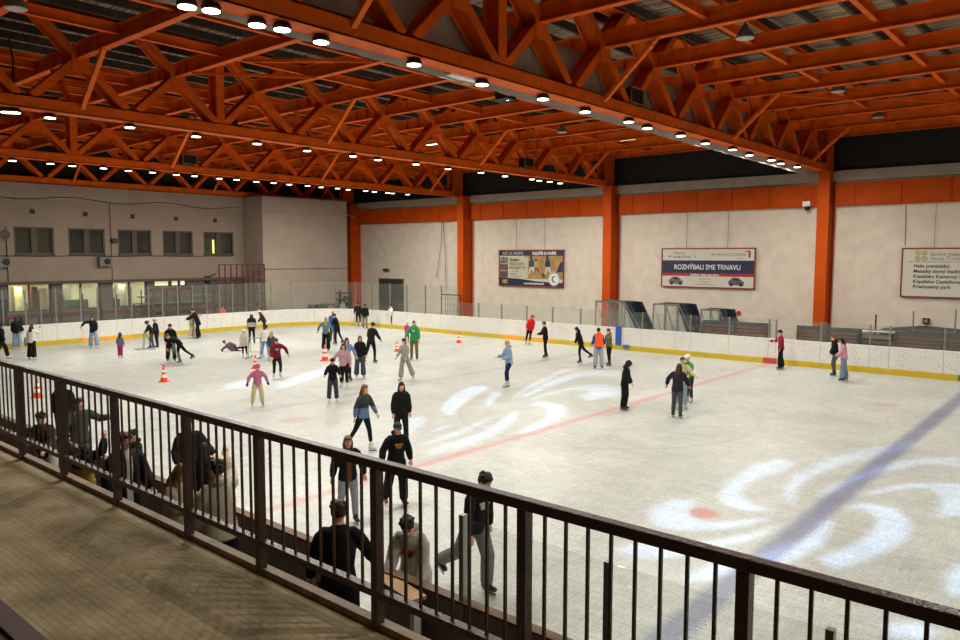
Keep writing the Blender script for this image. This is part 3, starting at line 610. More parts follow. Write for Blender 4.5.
# ------------------------------------------------------------------ railing in front
postx = [-9.44-1.2, -9.44, -8.26, -7.02, -5.72, -4.69, -3.43, -2.30, -1.16, 0.02, 1.2]
YR = 3.0; RT = H-1.227
fence = thing('railing', 'dark brown metal balcony railing crossing the foreground', 'railing', (0, YR, FZ))
z = lambda v: v-FZ
bm = B(); box(bm, -12.5, 1.3, -.032, .032, z(RT-.055), z(RT)); ob = obj('top_rail', bm, RAILM, fence); bv = ob.modifiers.new('b', 'BEVEL'); bv.width = .006; bv.segments = 2
bm = B(); box(bm, -12.5, 1.3, -.028, .028, z(2.715), z(2.76)); obj('bottom_rail', bm, RAILM, fence)
pm = mesh_of('post', box(B(), -.028, .028, -.03, .03, .02, z(RT-.055)), RAILM)
balm = mesh_of('baluster', box(B(), -.0075, .0075, -.0075, .0075, z(2.76), z(RT-.055)), RAILM)
bcount = 0
for i, x in enumerate(postx):
    part('post', pm, fence, (x+.02, 0, 0))
    if i < len(postx)-1:
        nb = 8 
        for k in range(1, nb+1):
            xx = x+.02+(postx[i+1]-x)*k/(nb+1)
            part('baluster', balm, fence, (xx, 0, 0))
for x in (-11.9, -11.75, -11.6, -11.45, -11.3, -11.15, -11.0, -10.85): part('baluster', balm, fence, (x, 0, 0))

# ------------------------------------------------------------------ signs on the far wall
def text(s, x, z, size, m, parent, y=-.032, align='LEFT', bold=0, sx=1, name='lettering'):
    cu = bpy.data.curves.new('t', 'FONT'); cu.body = s; cu.size = size; cu.align_x = align; cu.offset = bold; cu.extrude = .002
    o = bpy.data.objects.new('t', cu); C.objects.link(o)
    dg = bpy.context.evaluated_depsgraph_get(); me = bpy.data.meshes.new_from_object(o.evaluated_get(dg)); bpy.data.objects.remove(o)
    me.transform(Matrix.Diagonal((sx, 1, 1, 1))); me.transform(Matrix.Rotation(R(90), 4, 'X')); me.materials.clear(); me.materials.append(m)
    q = bpy.data.objects.new(name, me); link(q); q.parent = parent; q.location = (x, y, z); return q
def flat(name, poly, m, parent, y0=-.03, th=.006):
    return obj(name, prism(B(), poly, 'y', y0-th, y0), m, parent)
def rect(x0, x1, z0, z1): return [(x0, z0), (x1, z0), (x1, z1), (x0, z1)]
NAVY = mat('sign_navy', '1b2444', .5, 0, .04); SW = mat('sign_white', 'cfcabd', .6, 0, .04); SBLK = mat('sign_black', '20201e', .6); SGREY = mat('sign_grey_text', '6f6d68', .6); SRED = mat('sign_red', 'a3202c', .5); SFR = mat('sign_frame', '8c3024', .6)
def sign(name, lab, x0, x1, z0, z1, tilt=0):
    t = thing(name, lab, 'banner', (x0, 39.9, z0), 0); w, h = x1-x0, z1-z0
    obj('backing', box(B(), 0, w, -.03, .0, 0, h), SW, t)
    bm = B(); box(bm, -.06, 0, -.06, .03, -.06, h+.06); box(bm, w, w+.06, -.06, .03, -.06, h+.06); box(bm, -.06, w+.06, -.06, .03, h, h+.06); box(bm, -.06, w+.06, -.06, .03, -.06, 0); obj('frame', bm, SFR, t)
    for xx in (w*.27, w*.72): obj('hanging_wire', bar(B(), (xx, -.0, h+.06), (xx, -.0, 7.3-z0), .015, .015), WIRE, t)
    return t, w, h
t, w, h = sign('hockey_banner', 'colourful hockey recruitment banner on the far wall between two orange columns', -32.57, -27.4, 2.86, 5.15)
flat('top_stripe', rect(0, w, h*.855, h), NAVY, t); text('KEĎ SA HRÁME', .25, h*.885, .30, SW, t, -.037, sx=.85); text('NAJLEPŠIE SA BAVÍME', w*.53, h*.885, .28, WHITE, t, -.037, bold=.01, sx=.72)
flat('ice_picture', rect(w*.42, w, h*.2, h*.855), mat('sign_tan', 'a88a56', .6, 0, .3, 1.5), t); flat('cream_panel', rect(w*.15, w*.46, h*.22, h*.82), mat('sign_cream', 'c9c2a6', .6), t, -.031)
for k in range(3): flat('photo', rect(.03, w*.14, h*(.22+.205*k), h*(.41+.205*k)), mat('photo_%d' % k, ['4f4a3c', '6d4440', '77706a'][k], .6, 0, .7, 5), t, -.031)
flat('bottom_stripe', [(0, 0), (w, 0), (w, h*.1), (w*.6, h*.13), (w*.3, h*.2), (0, h*.22)], NAVY, t, -.033)
for s_, zz, sz, bo in (('Hľadáme', .70, .27, .01), ('BUDÚCICH', .585, .27, .004), ('HOKEJISTOV', .47, .27, .004), ('7 - 9 rokov', .38, .2, .0), ('info@hkm.sk', .31, .15, 0), ('na zimnom štadióne v Trnave', .25, .1, 0)): text(s_, w*.165, h*zz, sz, SBLK, t, -.038, bold=bo, sx=.9)
text('HC', w*.05, h*.06, .32, mat('sign_gold', 'c9a040', .5), t, -.04, bold=.02); text('www.hokejtrnava.sk', w*.4, h*.04, .2, WHITE, t, -.041, bold=.006)
def disc(name, cx, cz, r, m, parent, y): return flat(name, [(cx+r*math.cos(i*math.pi/12), cz+r*math.sin(i*math.pi/12)) for i in range(24)], m, parent, y)
disc('emblem', w*.87, h*.2, .44, mat('emblem_rim', 'b4b8bb', .5), t, -.034); disc('emblem', w*.87, h*.2, .37, WHITE, t, -.04); disc('emblem', w*.875, h*.2, .22, mat('emblem_blue', '4a648c', .5), t, -.046); disc('emblem', w*.89, h*.2, .17, WHITE, t, -.052)
flat('shield', [(w*.68, h*.36), (w*.74, h*.36), (w*.74, h*.28), (w*.71, h*.23), (w*.68, h*.28)], mat('shield', '4c4a34', .5), t, -.034)
def player(cx, cz, s, c1, c2):
    flat('player_picture', [(cx-.2*s, cz+.15*s), (cx-.05*s, cz+.55*s), (cx+.1*s, cz+.62*s), (cx+.3*s, cz+.4*s), (cx+.28*s, cz), (cx+.1*s, cz-.1*s), (cx-.1*s, cz-.05*s)], c1, t, -.035)
    flat('player_picture', [(cx-.1*s, cz-.05*s), (cx-.22*s, cz-.6*s), (cx-.1*s, cz-.6*s), (cx+.05*s, cz-.15*s), (cx+.3*s, cz-.5*s), (cx+.4*s, cz-.45*s), (cx+.25*s, cz)], c2, t, -.036); disc('player_picture', cx+.02*s, cz+.7*s, .12*s, SBLK, t, -.037)
player(w*.51, h*.55, .85, mat('pl_blue', '27406a', .6), SW); player(w*.59, h*.52, .7, mat('pl_yellow', 'b8a33c', .6), SRED); player(w*.76, h*.55, .85, mat('pl_navy', '1d2c52', .6), SW)
flat('player_picture', [(w*.9, h*.38), (w, h*.42), (w, h*.7), (w*.96, h*.66)], mat('pl_navy', '1d2c52', .6), t, -.036)

t, w, h = sign('sponsor_banner', 'white, navy and red striped banner with two cars on the far wall', -20.5, -15.2, 3.12, 5.2)
flat('navy_stripe', rect(0, w, h*.36, h*.70), NAVY, t); flat('red_stripe', rect(0, w, h*.28, h*.36), SRED, t)
text('ROZHÝBALI SME TRNAVU', w*.5, h*.46, .385, WHITE, t, -.038, 'CENTER', .004, .86); text('Vyrábame autá s úspechom', w*.48, h*.295, .15, WHITE, t, -.038, 'CENTER', .004)
text('TRNAVA', w*.12, h*.86, .19, SGREY, t, -.034); text('IN MOTION', w*.12, h*.76, .2, SGREY, t, -.034, bold=.003); text('PSA PEUGEOT CITROËN', w*.55, h*.82, .2, SGREY, t, -.034, sx=.9); text('Trnava', w*.83, h*.74, .1, SGREY, t, -.034)
flat('logo_mark', [(w*.06, h*.78), (w*.1, h*.85), (w*.095, h*.8)], SBLK, t); flat('logo_mark', [(w*.33, h*.92), (w*.39, h*.78), (w*.38, h*.77)], SGREY, t); flat('logo_mark', [(w*.9, h*.95), (w*.96, h*.95), (w*.96, h*.78), (w*.94, h*.78), (w*.94, h*.92), (w*.9, h*.93)], SRED, t)
for k, s_ in enumerate(('Závod Trnava', 'www.psa.sk', 'Spolu v pohybe mesta')): text(s_, w*.48, h*(.19-.07*k), .12, SGREY, t, -.034, 'CENTER')
for cx, c in ((w*.16, '6a6a6a'), (w*.82, '5c5a5c')):
    CM = mat('carpic_'+c, c, .4, 0, .3, 8); q = cx
    flat('car_picture', [(q-.42, h*.07), (q+.4, h*.05), (q+.44, h*.14), (q+.3, h*.19), (q+.14, h*.25), (q-.18, h*.26), (q-.34, h*.2), (q-.44, h*.15)], CM, t); flat('car_picture', [(q-.15, h*.19), (q+.2, h*.18), (q+.1, h*.235), (q-.12, h*.24)], SBLK, t, -.036)
    for u in (-.26, .26): disc('car_picture', q+u, h*.075, .09, SBLK, t, -.037)

t, w, h = sign('text_board', 'white board with a list of black writing at the right end of the far wall', -8.2, -3.6, 2.98, 5.15)
LG = mat('sign_beige_logo', 'b5ab7e', .6)
for a in range(4): disc('logo_mark', .62+.26*(a % 2), h*.8+.26*(a//2), .13, LG, t, -.031)
text('Správa majetku', 1.1, h*.86, .24, SGREY, t, -.034); text('mesta Trnava', 1.1, h*.77, .24, SGREY, t, -.034); flat('rule', rect(.25, w, h*.725, h*.735), SGREY, t)
for k, s_ in enumerate(('Naše prevádzky:', 'Mestský zimný štadión Trnava', 'Kúpalisko Kamenný mlyn', 'Kúpalisko Castiglione', 'Priemyselný park')): text(s_, .45, h*(.61-.11*k), .22, SBLK, t, -.034, bold=.004, sx=1.0)

# ------------------------------------------------------------------ behind the far boards
def stairs(x0, x1, y0, y1, h, lab, n=8):
    t = thing('access_stairs', lab, 'stairs', (x0, y0, 0), 0, 'mobile stairs behind the far boards'); L = x1-x0; D = y1-y0; run = L*.45
    for k in range(n):
        a = L-run*(k/n)*1.0; bm = B(); box(bm, a-run/n-.06, a, 0, D, h*(k+1)/n-.05, h*(k+1)/n); box(bm, a-run/n-.06, a-run/n-.03, 0, D, h*(k+1)/n-.05, min(h, h*(k+2)/n)); obj('tread', bm, DBLUE, t)
    obj('platform', box(B(), 0, L-run, 0, D, h-.06, h), DBLUE, t)
    for s, yy in enumerate((0, D)): obj('side_panel', prism(B(), [(.05, .1), (L-.42, .1), (L-run-.12, h+.02), (.05, h+.02)], 'y', yy-.015, yy+.015), GLASS2, t)
    for yy in (.03, D-.03): obj('stringer', prism(B(), [(L-run-.1, h), (L-run+.36, h), (L, .1), (L-.4, .1)], 'y', yy-.02, yy+.02), DBLUE, t)
    bm = B()
    for yy in (0, D):
        for xx in (0, (L-run)/2, L-run): bar(bm, (xx, yy, 0), (xx, yy, h), .05, .05)
        bar(bm, (0, 0, h-.03), (0, D, h-.03), .05, .05, (0, 0, 1)); bar(bm, (0, yy, h), (L-run, yy, h), .05, .05, (0, 0, 1)); bar(bm, (L-run, yy, h), (L, yy, .1), .05, .06, (0, 0, 1)); bar(bm, (0, yy, h), ((L-run)/2, yy, .2), .03, .03, (0, 0, 1)); bar(bm, ((L-run)/2, yy, h), (L-run, yy, .2), .03, .03, (0, 0, 1))
    obj('frame', bm, STEEL, t)
stairs(-22.7, -19.35, 36.3, 37.6, 2.3, 'leftmost glass sided mobile stairs with dark steps behind the far boards')
stairs(-19.2, -16.55, 36.4, 37.7, 2.3, 'middle glass sided mobile stairs with dark steps behind the far boards')
stairs(-16.7, -14.9, 36.8, 37.9, 2.1, 'rightmost and smallest mobile stairs with dark steps behind the far boards')
BRW = mat('bench_wood', '6e4532', .6, 0, .2, 8); DP = mat('dark_panel', '30333a', .5, 0, .2, 2)
def bench(x0, x1, y, lab):
    t = thing('team_bench', lab, 'bench', (x0, y, 0)); L = x1-x0
    for k in range(3): obj('slat', box(B(), .1, L-.1, .3+.02*k, .34+.02*k, 1.0+.16*k, 1.1+.16*k), BRW, t)
    obj('seat', box(B(), 0, L, -.2, .3, .5, .56), BRW, t); obj('back_panel', box(B(), 0, L, .42, .46, .1, 1.62), DP, t)
    for xx in (.1, L/2, L-.1): obj('leg', box(B(), xx-.03, xx+.03, -.15, .4, 0, .5 if False else 1.5), DP, t) if False else obj('leg', box(B(), xx-.03, xx+.03, .25, .42, 0, 1.5), DP, t)
bench(-16.3, -12.9, 35.7, 'dark team bench with brown slats right of the stairs behind the far boards')
bench(-11.7, -8.9, 35.7, 'dark team bench with brown slats right of the rightmost orange column')
bench(-7.6, -4.0, 35.7, 'dark team bench near the right frame edge behind the far boards')
t = thing('fire_extinguisher', 'red fire extinguisher on the far wall below a round red sign', 'fire extinguisher', (-16.1, 39.85, .9)); obj('cylinder', lathe(B(), [(.1, 0), (.12, .05), (.12, .45), (.06, .55)], 14), mat('ext_red', '8e1a20', .4), t); obj('valve', box(B(), -.05, .05, -.04, .04, .55, .65), BLACKM, t); obj('hose', tube(B(), [(.05, -.03, .6), (.15, -.05, .45), (.13, -.05, .15)], .015, n=6), BLACKM, t)
t = tag(obj('round_sign', lathe(B(), [(.13, -.01), (.13, .01)], 18), mat('sign_disc', 'b02a2e', .5)), 'small round red sign on the far wall above the fire extinguisher', 'sign'); t.rotation_euler = (R(90), 0, 0); t.location = (-16.0, 39.95, 1.75)
# storage on the right
t = thing('pallet_stack', 'stack of weathered timber boards and pipes behind the far boards at right', 'timber stack', (-10.2, 37.2, 0))
for k in range(6): obj('board', box(B(), random.uniform(-.3, 0), 2.4+random.uniform(-.3, .2), 0, 1.0, .22*k+.02, .22*k+.16), mat('timber_%d' % (k % 3), ['6e5a45', '59483a', '7d6b56'][k % 3], .8), t)
for k in range(4): obj('pipe', tube(B(), [(-.2+.1*k, .2+.2*k, 1.42), (3.2-.2*k, .3+.15*k, 1.42)], .06, n=8), STEEL, t)
t = thing('barrier_pile', 'pile of folded grey crowd barriers behind the far boards at right', 'barriers', (-7.2, 37.4, 0))
for k in range(5):
    bm = B(); [bar(bm, (x, .12*k, .1), (x, .12*k, 1.55), .03, .03) for x in [i*.3 for i in range(11)]]; [bar(bm, (0, .12*k, z_), (3, .12*k, z_), .04, .04, (0, 0, 1)) for z_ in (.1, 1.55)]; obj('barrier', bm, ALU if k % 2 else DP, t)
t = tag(obj('dark_tarpaulin', prism(B(), [(-8.8, 0), (-4.5, 0), (-4.4, 1.3), (-5.5, 1.62), (-7, 1.7), (-8.6, 1.5)], 'y', 38.0, 38.9), mat('tarp', '3d3a38', .7, 0, .4, 2)), 'dark covered heap under the white text board', 'heap')
for px, y0, y1, lab in ((912, 345, 311, 'thin upright steel pole left of the small wall socket under the text board'), (954, 348, 310, 'upright steel pole at the right frame edge'), (875, 340, 315, 'short dark upright pole behind the far boards')):
    a = aty(px, y0, 37.9); b_ = aty(px+.5, y1, 37.9); tag(obj('pole', tube(B(), [(a.x, 37.9, 0), (a.x, 37.9, b_.z)], .035, n=6), STEEL if px > 900 else BLACKM), lab, 'pole')
t = thing('wall_socket', 'small dark socket box on the far wall under the white text board', 'socket', tuple(aty(926, 321, 39.9))); obj('case', box(B(), -.13, .13, -.06, .08, -.13, .13), BLACKM, t); obj('cover', box(B(), -.08, .08, -.08, -.06, -.08, .08), STEEL, t)
# goal and things left
def goal(x, y, rz, lab):
    t = thing('hockey_goal', lab, 'goal', (x, y, 0), rz); F = mat('goal_dark', '3b2a26', .5)
    bm = B(); tube(bm, [(-.9, 0, 0), (-.9, 0, 2.2)], .04, n=6); tube(bm, [(.9, 0, 0), (.9, 0, 2.2)], .04, n=6); tube(bm, [(-.9, 0, 2.2), (.9, 0, 2.2)], .04, n=6); obj('frame', bm, F, t)
    bm = B(); [bar(bm, (x_, .3, 0), (x_, .3, 2.1), .015, .015) for x_ in [-.8+.2*i for i in range(9)]]; [bar(bm, (-.9, .3, z_), (.9, .3, z_), .015, .015, (0, 0, 1)) for z_ in (.3, .7, 1.1, 1.5, 1.9)]; obj('net', bm, F, t)
goal(-34.6, 37.2, 0, 'dark framed goal with mesh stored behind the glass left of the second column')
t = thing('equipment_rack', 'black wheeled equipment rack behind the glass in front of the corner column', 'rack', (-44.3, 36.1, 0))
for xx in (-.6, .6): obj('upright', box(B(), xx-.06, xx+.06, -.06, .06, .1, 2.2), BLACKM, t)
for k, zz in enumerate((.5, 1.0, 1.5, 2.0)): obj('shelf', box(B(), -.7, .7, -.3, .3, zz, zz+.08), BLACKM, t)
for k in range(5): obj('bag', ball(B(), (-.5+.25*k, 0, 1.25+.2*(k % 3)), (.18, .2, .17)), mat('bag_dark', '1d1b1a', .8), t, True)
for xx in (-.6, .6): obj('wheel', ball(B(), (xx, 0, .08), .08), BLACKM, t)
t = thing('low_table', 'low dark table with small lights behind the corner glass', 'table', (-44.9, 34.4, 0)); obj('top', box(B(), -.5, .5, -.9, .9, 1.18, 1.26), mat('tabletop', '4a3b30', .6), t)
for a in (-.45, .45):
    for b_ in (-.8, .8): obj('leg', box(B(), a-.03, a+.03, b_-.03, b_+.03, 0, 1.18), BLACKM, t)
# dark red frames behind the left end glass
XR = -45.6
def yat(px, X_=XR): return atx(px, 300, X_).y
t = thing('stand_railing', 'dark red railing with upright posts behind the left end glass', 'railing', (XR, 0, 0))
obj('rail', box(B(), -.05, .05, 12.5, 29.9, 1.35, 1.62), DRED, t)
obj('rail', box(B(), -.03, .03, yat(148), yat(192), 2.62, 2.78), DRED, t)
for px, hh in ((26, 2.2), (38, 1.5), (51, 2.0), (60, 2.7), (82, 2.6), (101, 3.1), (116, 2.5), (134, 1.9), (143, 1.8), (152, 2.2), (163, 2.75), (177, 2.9), (192, 2.75), (206, 2.2), (214, 2.6)):
    y = yat(px); obj('post', box(B(), -.05, .05, y-.05, y+.05, 0, hh), DRED, t)
t = thing('bleacher', 'stepped grey stand with metal rails behind the left end glass', 'stand', (-47.0, yat(148), 0)); L = yat(222)-yat(148)
for k in range(5): obj('step', box(B(), -.6+.12*k, .5, 0, L, .5+.42*k, .56+.42*k), mat('stand_grey', '7a726b', .7), t)
for k in range(7): obj('upright', box(B(), .5, .56, L*k/6-.03, L*k/6+.03, 0, 2.7), mat('stand_dark', '40312d', .6), t)
t = thing('scaffold_cage', 'tall dark red grid cage against the left wall corner', 'cage', (-45.35, yat(220, -45.35), 0)); L = 29.9-yat(220, -45.35); bm = B()
for k in range(9): bar(bm, (0, L*k/8, 0), (0, L*k/8, 4.2), .06, .06)
obj('upright', bm, DRED, t)
for zz in (1.2, 2.2, 3.2, 4.2): obj('rail', bar(B(), (0, 0, zz), (0, L, zz), .06, .06, (0, 0, 1)), DRED, t)
t = thing('wall_bracket', 'black bracket arm sticking out of the left wall above the stand', 'bracket', (XW, yat(208, XW), 3.2)); obj('arm', bar(B(), (0, -.8, -.1), (.1, .6, .35), .08, .06), BLACKM, t); obj('plate', box(B(), 0, .06, -.2, .2, -.3, .2), BLACKM, t)
t = thing('side_door_panel', 'dark glass door frame at the left frame edge behind the end boards', 'door', (XR, yat(-2), 0)); bm = B(); L = yat(6)-yat(-2)
obj('leaf', box(B(), -.02, .02, 0, L, .1, 2.35), mat('door_dark_glass', '262c30', .3), t); bm = B(); box(bm, -.04, .04, -.06, 0, 0, 2.45); box(bm, -.04, .04, L, L+.06, 0, 2.45); box(bm, -.04, .04, 0, L, 2.35, 2.45); obj('frame', bm, BLACKM, t)

# ------------------------------------------------------------------ light projectors with cut-out plates (petal pattern thrown on the ice)
def PX(ox, oy, s, L): return [(ox+x/s, oy+y/s) for x, y in L]
r_ = lambda L: PX(660, 420, 3.2, L); q_ = lambda L: PX(600, 430, 2.667, L); c_ = lambda L: PX(400, 350, 4.268, L); l_ = lambda L: PX(200, 340, 4.364, L)
petR = [r_([(420,130),(385,122),(300,145),(220,190),(188,240),(200,270),(260,288),(370,290),(300,272),(262,250),(265,220),(310,190),(425,150)]),
 r_([(750,75),(650,90),(520,130),(420,185),(395,230),(410,262),(432,262),(430,230),(460,195),(560,150),(700,115),(790,95),(830,72)]),
 r_([(500,245),(560,205),(640,170),(740,135),(850,120),(960,118),(960,150),(860,140),(720,165),(600,205),(520,245)]),
 r_([(640,240),(760,205),(860,200),(960,205),(1010,250),(960,310),(890,310),(900,260),(880,225),(800,215),(700,235)]),
 r_([(575,280),(650,265),(760,285),(805,330),(790,380),(700,430),(560,480),(505,440),(600,410),(680,360),(700,320),(670,290),(640,283)]),
 r_([(530,305),(552,340),(520,400),(430,445),(380,465),(300,440),(360,415),(450,385),(500,345)]),
 q_([(255,187),(190,185),(140,205),(130,230),(160,258),(230,270),(330,265),(465,237),(400,238),(300,248),(240,235),(240,205)]),
 q_([(45,318),(80,305),(200,305),(330,292),(430,268),(520,243),(430,280),(330,312),(230,335),(160,343),(80,340)]),
 q_([(210,400),(290,358),(380,345),(430,340),(345,385),(300,400),(240,402)]),
 q_([(920,400),(940,370),(990,350),(1010,420),(960,450),(930,440)]), q_([(750,520),(850,510),(910,545),(860,562),(770,550)])]
petC = [c_([(375,152),(300,155),(220,195),(175,245),(190,275),(235,275),(255,245),(300,205),(370,170)]), c_([(430,178),(395,180),(360,215),(365,238),(392,240),(400,215),(430,195)]),
 c_([(465,222),(520,185),(600,142),(700,92),(760,76),(690,84),(600,128),(520,168)]), c_([(700,108),(860,85),(940,90),(940,112),(800,108),(640,153),(540,200),(520,195),(600,150)]),
 c_([(550,210),(640,180),(760,155),(860,145),(930,160),(935,190),(800,220),(770,200),(820,175),(720,170),(620,195)]), c_([(530,232),(620,222),(690,235),(715,260),(680,295),(600,335),(540,360),(485,350),(560,325),(620,290),(630,255),(590,235)]),
 c_([(510,265),(495,300),(430,350),(330,395),(180,440),(110,450),(150,410),(260,385),(350,350),(430,300),(470,268)]), c_([(410,285),(330,325),(230,370),(80,410),(140,380),(260,340),(350,300)]),
 c_([(250,318),(180,340),(150,340),(180,322)]), c_([(105,280),(60,290),(0,300),(-10,350),(50,352),(100,320)]), c_([(90,380),(20,382),(30,412)])]
petL = [l_([(600,100),(440,150),(330,190),(320,225),(360,215),(470,175),(600,130)]), l_([(330,160),(200,170),(110,195),(100,215),(180,210),(280,190),(320,175)]), PX(140, 290, 5.98, [(300,315),(420,300),(430,325),(320,335)])]
def projector(pets, c0, zl, power, lab, drop=.5):
    # a small lamp in a black box whose floor is a plate with petal-shaped holes
    t = thing('effect_projector', lab, 'projector', (c0[0], c0[1], zl), 0, 'light projectors throwing petals on the ice')
    k = drop/zl; W = 0
    cu = bpy.data.curves.new('plate', 'CURVE'); cu.dimensions = '2D'; cu.fill_mode = 'BOTH'
    loops = []
    for P in pets:
        L = [atz(x, y, 0) for x, y in P]; L = [((p.x-c0[0])*k, (p.y-c0[1])*k) for p in L]; loops.append(L)
        W = max(W, *[max(abs(a), abs(b_)) for a, b_ in L])
    W += .03
    for L in loops+[[(-W, -W), (W, -W), (W, W), (-W, W)]]:
        sp = cu.splines.new('POLY'); sp.points.add(len(L)-1); sp.use_cyclic_u = True
        for i, (a, b_) in enumerate(L): sp.points[i].co = (a, b_, 0, 1)
    o = bpy.data.objects.new('t', cu); C.objects.link(o); dg = bpy.context.evaluated_depsgraph_get(); me = bpy.data.meshes.new_from_object(o.evaluated_get(dg)); bpy.data.objects.remove(o)
    me.materials.clear(); me.materials.append(BLACKM); g = bpy.data.objects.new('cutout_plate', me); link(g); g.parent = t; g.location = (0, 0, -drop)
    bm = B(); h = drop+.0
    box(bm, -W-.01, -W, -W-.01, W+.01, -h, .06); box(bm, W, W+.01, -W-.01, W+.01, -h, .06); box(bm, -W, W, -W-.01, -W, -h, .06); box(bm, -W, W, W, W+.01, -h, .06); box(bm, -W, W, -W, W, .05, .06)
    obj('housing', bm, BLACKM, t); obj('bracket', bar(B(), (0, 0, .06), (0, 0, 10.75-zl if zl < 10.6 else .3), .05, .05), BLACKM, t)
    l = bpy.data.lights.new('projector_light', 'SPOT'); l.energy = power; l.shadow_soft_size = .006*drop/.45; l.spot_size = R(2*math.degrees(math.atan(W*1.42/drop))+2); l.spot_blend = 0; l.color = (.36, .58, 1.0)
    lo = bpy.data.objects.new('projector_light', l); link(lo); lo.parent = t; lo.location = (0, 0, 0)
projector(petR, (-3.2, 12.6), 10.2, 5400, 'black light projector hanging above the right of the rink outside the frame', .45)
projector(petC, (-16.0, 19.85), 10.2, 4600, 'black light projector hanging under a beam above centre ice', .27)
projector(petL, (-28.0, 16.8), 10.2, 4200, 'black light projector hanging under a beam above the left of the rink', .27)

#PEOPLE-START#
# ------------------------------------------------------------------ people
REM = []                                                            # (object, voxel, after) to be turned into one continuous surface
def vox(name, bm, mats, parent, v, after=None, sm=4):
    o = obj(name, bm, mats, parent); r = o.modifiers.new('r', 'REMESH'); r.mode = 'VOXEL'; r.voxel_size = v; r.use_smooth_shade = True
    s_ = o.modifiers.new('s', 'SMOOTH'); s_.factor = .5; s_.iterations = sm
    REM.append((o, after)); return o
SKIN = mat('skin', 'd9a083', .55, 0, .05, 20, .4); SKIN2 = mat('skin_warm', 'c98a6c', .55, 0, .05, 20, .4)
EYE_M = mat('eye_dark', '1c1512', .3); LIP = mat('lips', 'a85a52', .5)
HAIRC = {'black': '120e0c', 'dark': '1d1410', 'brown': '3a2417', 'lbrown': '6b4a30', 'blond': 'a88c5a', 'grey': '8a867e'}
def D(a): return R(a)
def person(label, px=None, fy=None, h=1.7, face=0, loc=None, z0=0., lean=4, side=0, twist=0, hip=0,
           ll=(6, 4, 8), rl=(-4, 4, 6), la=(8, 10, 15), ra=(8, 10, 15), head=(0, 0), top=('111111', 'jacket'), legs=('151515', 'slim'),
           hair=('dark', 'short'), hat=None, shoes='1a1a1a', skin=0, gloves=None, v=.021, root=None, group=None, accent=None, hood=False, skate=True, lying=None, logo=None):
    p = atz(px, fy, z0) if loc is None else Vector((loc[0], loc[1], z0))
    d = Vector((p.x, p.y, 0)).normalized(); rt = Vector((d.y, -d.x, 0)); f = -d*math.cos(D(face))+rt*math.sin(D(face))
    rz = math.atan2(f.y, f.x)-math.pi/2
    t = thing('person', label, 'person', (p.x, p.y, z0), rz, group)
    s = h/1.80; hs = s*(1+max(0, 1.7-h)*.45)                          # children have larger heads
    # --- skeleton (x right, y forward, z up); l = -x side
    P = {}
    def dirv(sw, ab, sgn, dn=Vector((0, 0, -1)), fw=Vector((0, 1, 0)), rt_=Vector((1, 0, 0))):
        return (dn*math.cos(D(sw))*math.cos(D(ab))+fw*math.sin(D(sw))*math.cos(D(ab))+rt_*(sgn*math.sin(D(ab)))).normalized()
    pel = Vector((0, 0, 0)); ub = Vector((math.sin(D(side)), math.sin(D(lean))*math.cos(D(side)), math.cos(D(lean))*math.cos(D(side)))).normalized()
    # spine bends a bit: lower part leans half
    ul = (Vector((0, 0, 1))*.5+ub*.5).normalized()
    waist = pel+ul*.14*s; chest = waist+ub*.19*s; neckb = waist+ub*.40*s
    Rt = Vector((math.cos(D(twist)), math.sin(D(twist)), 0)); Rt = (Rt-ub*Rt.dot(ub)).normalized(); Fw = ub.cross(Rt)
    A = {}
    for k, sg, (sw, ab, kb), (asw, aab, el, *ia) in (('l', -1, ll, la), ('r', 1, rl, ra)):
        hp = pel+Vector((sg*.09*s, 0, -.03*s)); th = dirv(sw, ab, sg); kn = hp+th*.42*s
        sh = dirv(sw-kb, ab*.6, sg); an = kn+sh*.41*s
        ft = Vector((sg*.12, math.cos(D((sw-kb)*.45)), math.sin(D(min(10, (sw-kb)*.45))))).normalized()
        so = neckb+Rt*(sg*.158*s)-ub*.07*s; ua = dirv(asw, aab, sg, -ub, Fw, Rt); eb = so+ua*.285*s
        fa = dirv(asw+el, ia[0] if ia else aab*.4, sg, -ub, Fw, Rt); wr = eb+fa*.245*s
        A[k] = dict(hp=hp, kn=kn, an=an, ft=ft, so=so, eb=eb, wr=wr, fa=fa, ua=ua, sg=sg, sh=sh)
    sole = .085*s+(.065 if skate else .0)
    low = min(A['l']['an'].z, A['r']['an'].z)-sole
    off = Vector((0, -(A['l']['an'].y+A['r']['an'].y)/2*(1 if hip == 0 else 0), -low))
    if lying: off = Vector((0, 0, 0))
    T = Matrix.Translation(off)
    if lying:                                                        # lay the figure down: rotate the skeleton about the pelvis
        T = Matrix.Translation((0, 0, .12*s)) @ Euler(tuple(D(a) for a in lying), 'XYZ').to_matrix().to_4x4()
    R3 = T.to_3x3(); X = lambda q: T @ q
    pel, waist, chest, neckb = map(X, (pel, waist, chest, neckb)); Rt, Fw, ub = R3 @ Rt, R3 @ Fw, R3 @ ub
    for a in A.values():
        for k in ('hp', 'kn', 'an', 'so', 'eb', 'wr'): a[k] = X(a[k])
        for k in ('ft', 'fa', 'ua', 'sh'): a[k] = R3 @ a[k]
    hq = Quaternion(ub, D(head[0])); Hf = hq @ Fw; Hr = hq @ Rt; q2 = Quaternion(Hr, D(head[1])); Hf = q2 @ Hf; Hu = q2 @ ub
    if lean > 25 and not lying: Hu = (Hu+Vector((0, 0, .7))).normalized(); Hf = (Hf-Hu*Hf.dot(Hu)).normalized(); Hr = Hf.cross(Hu)
    HM = Matrix((Hr, Hf, Hu)).transposed()                            # head frame
    hc = neckb+ub*.04*s+Hu*.1*hs+Hf*.015*s
    hx = lambda x, y, z_: hc+HM @ Vector((x*hs, y*hs, z_*hs))
    # --- body
    bm = B(); S = Rt
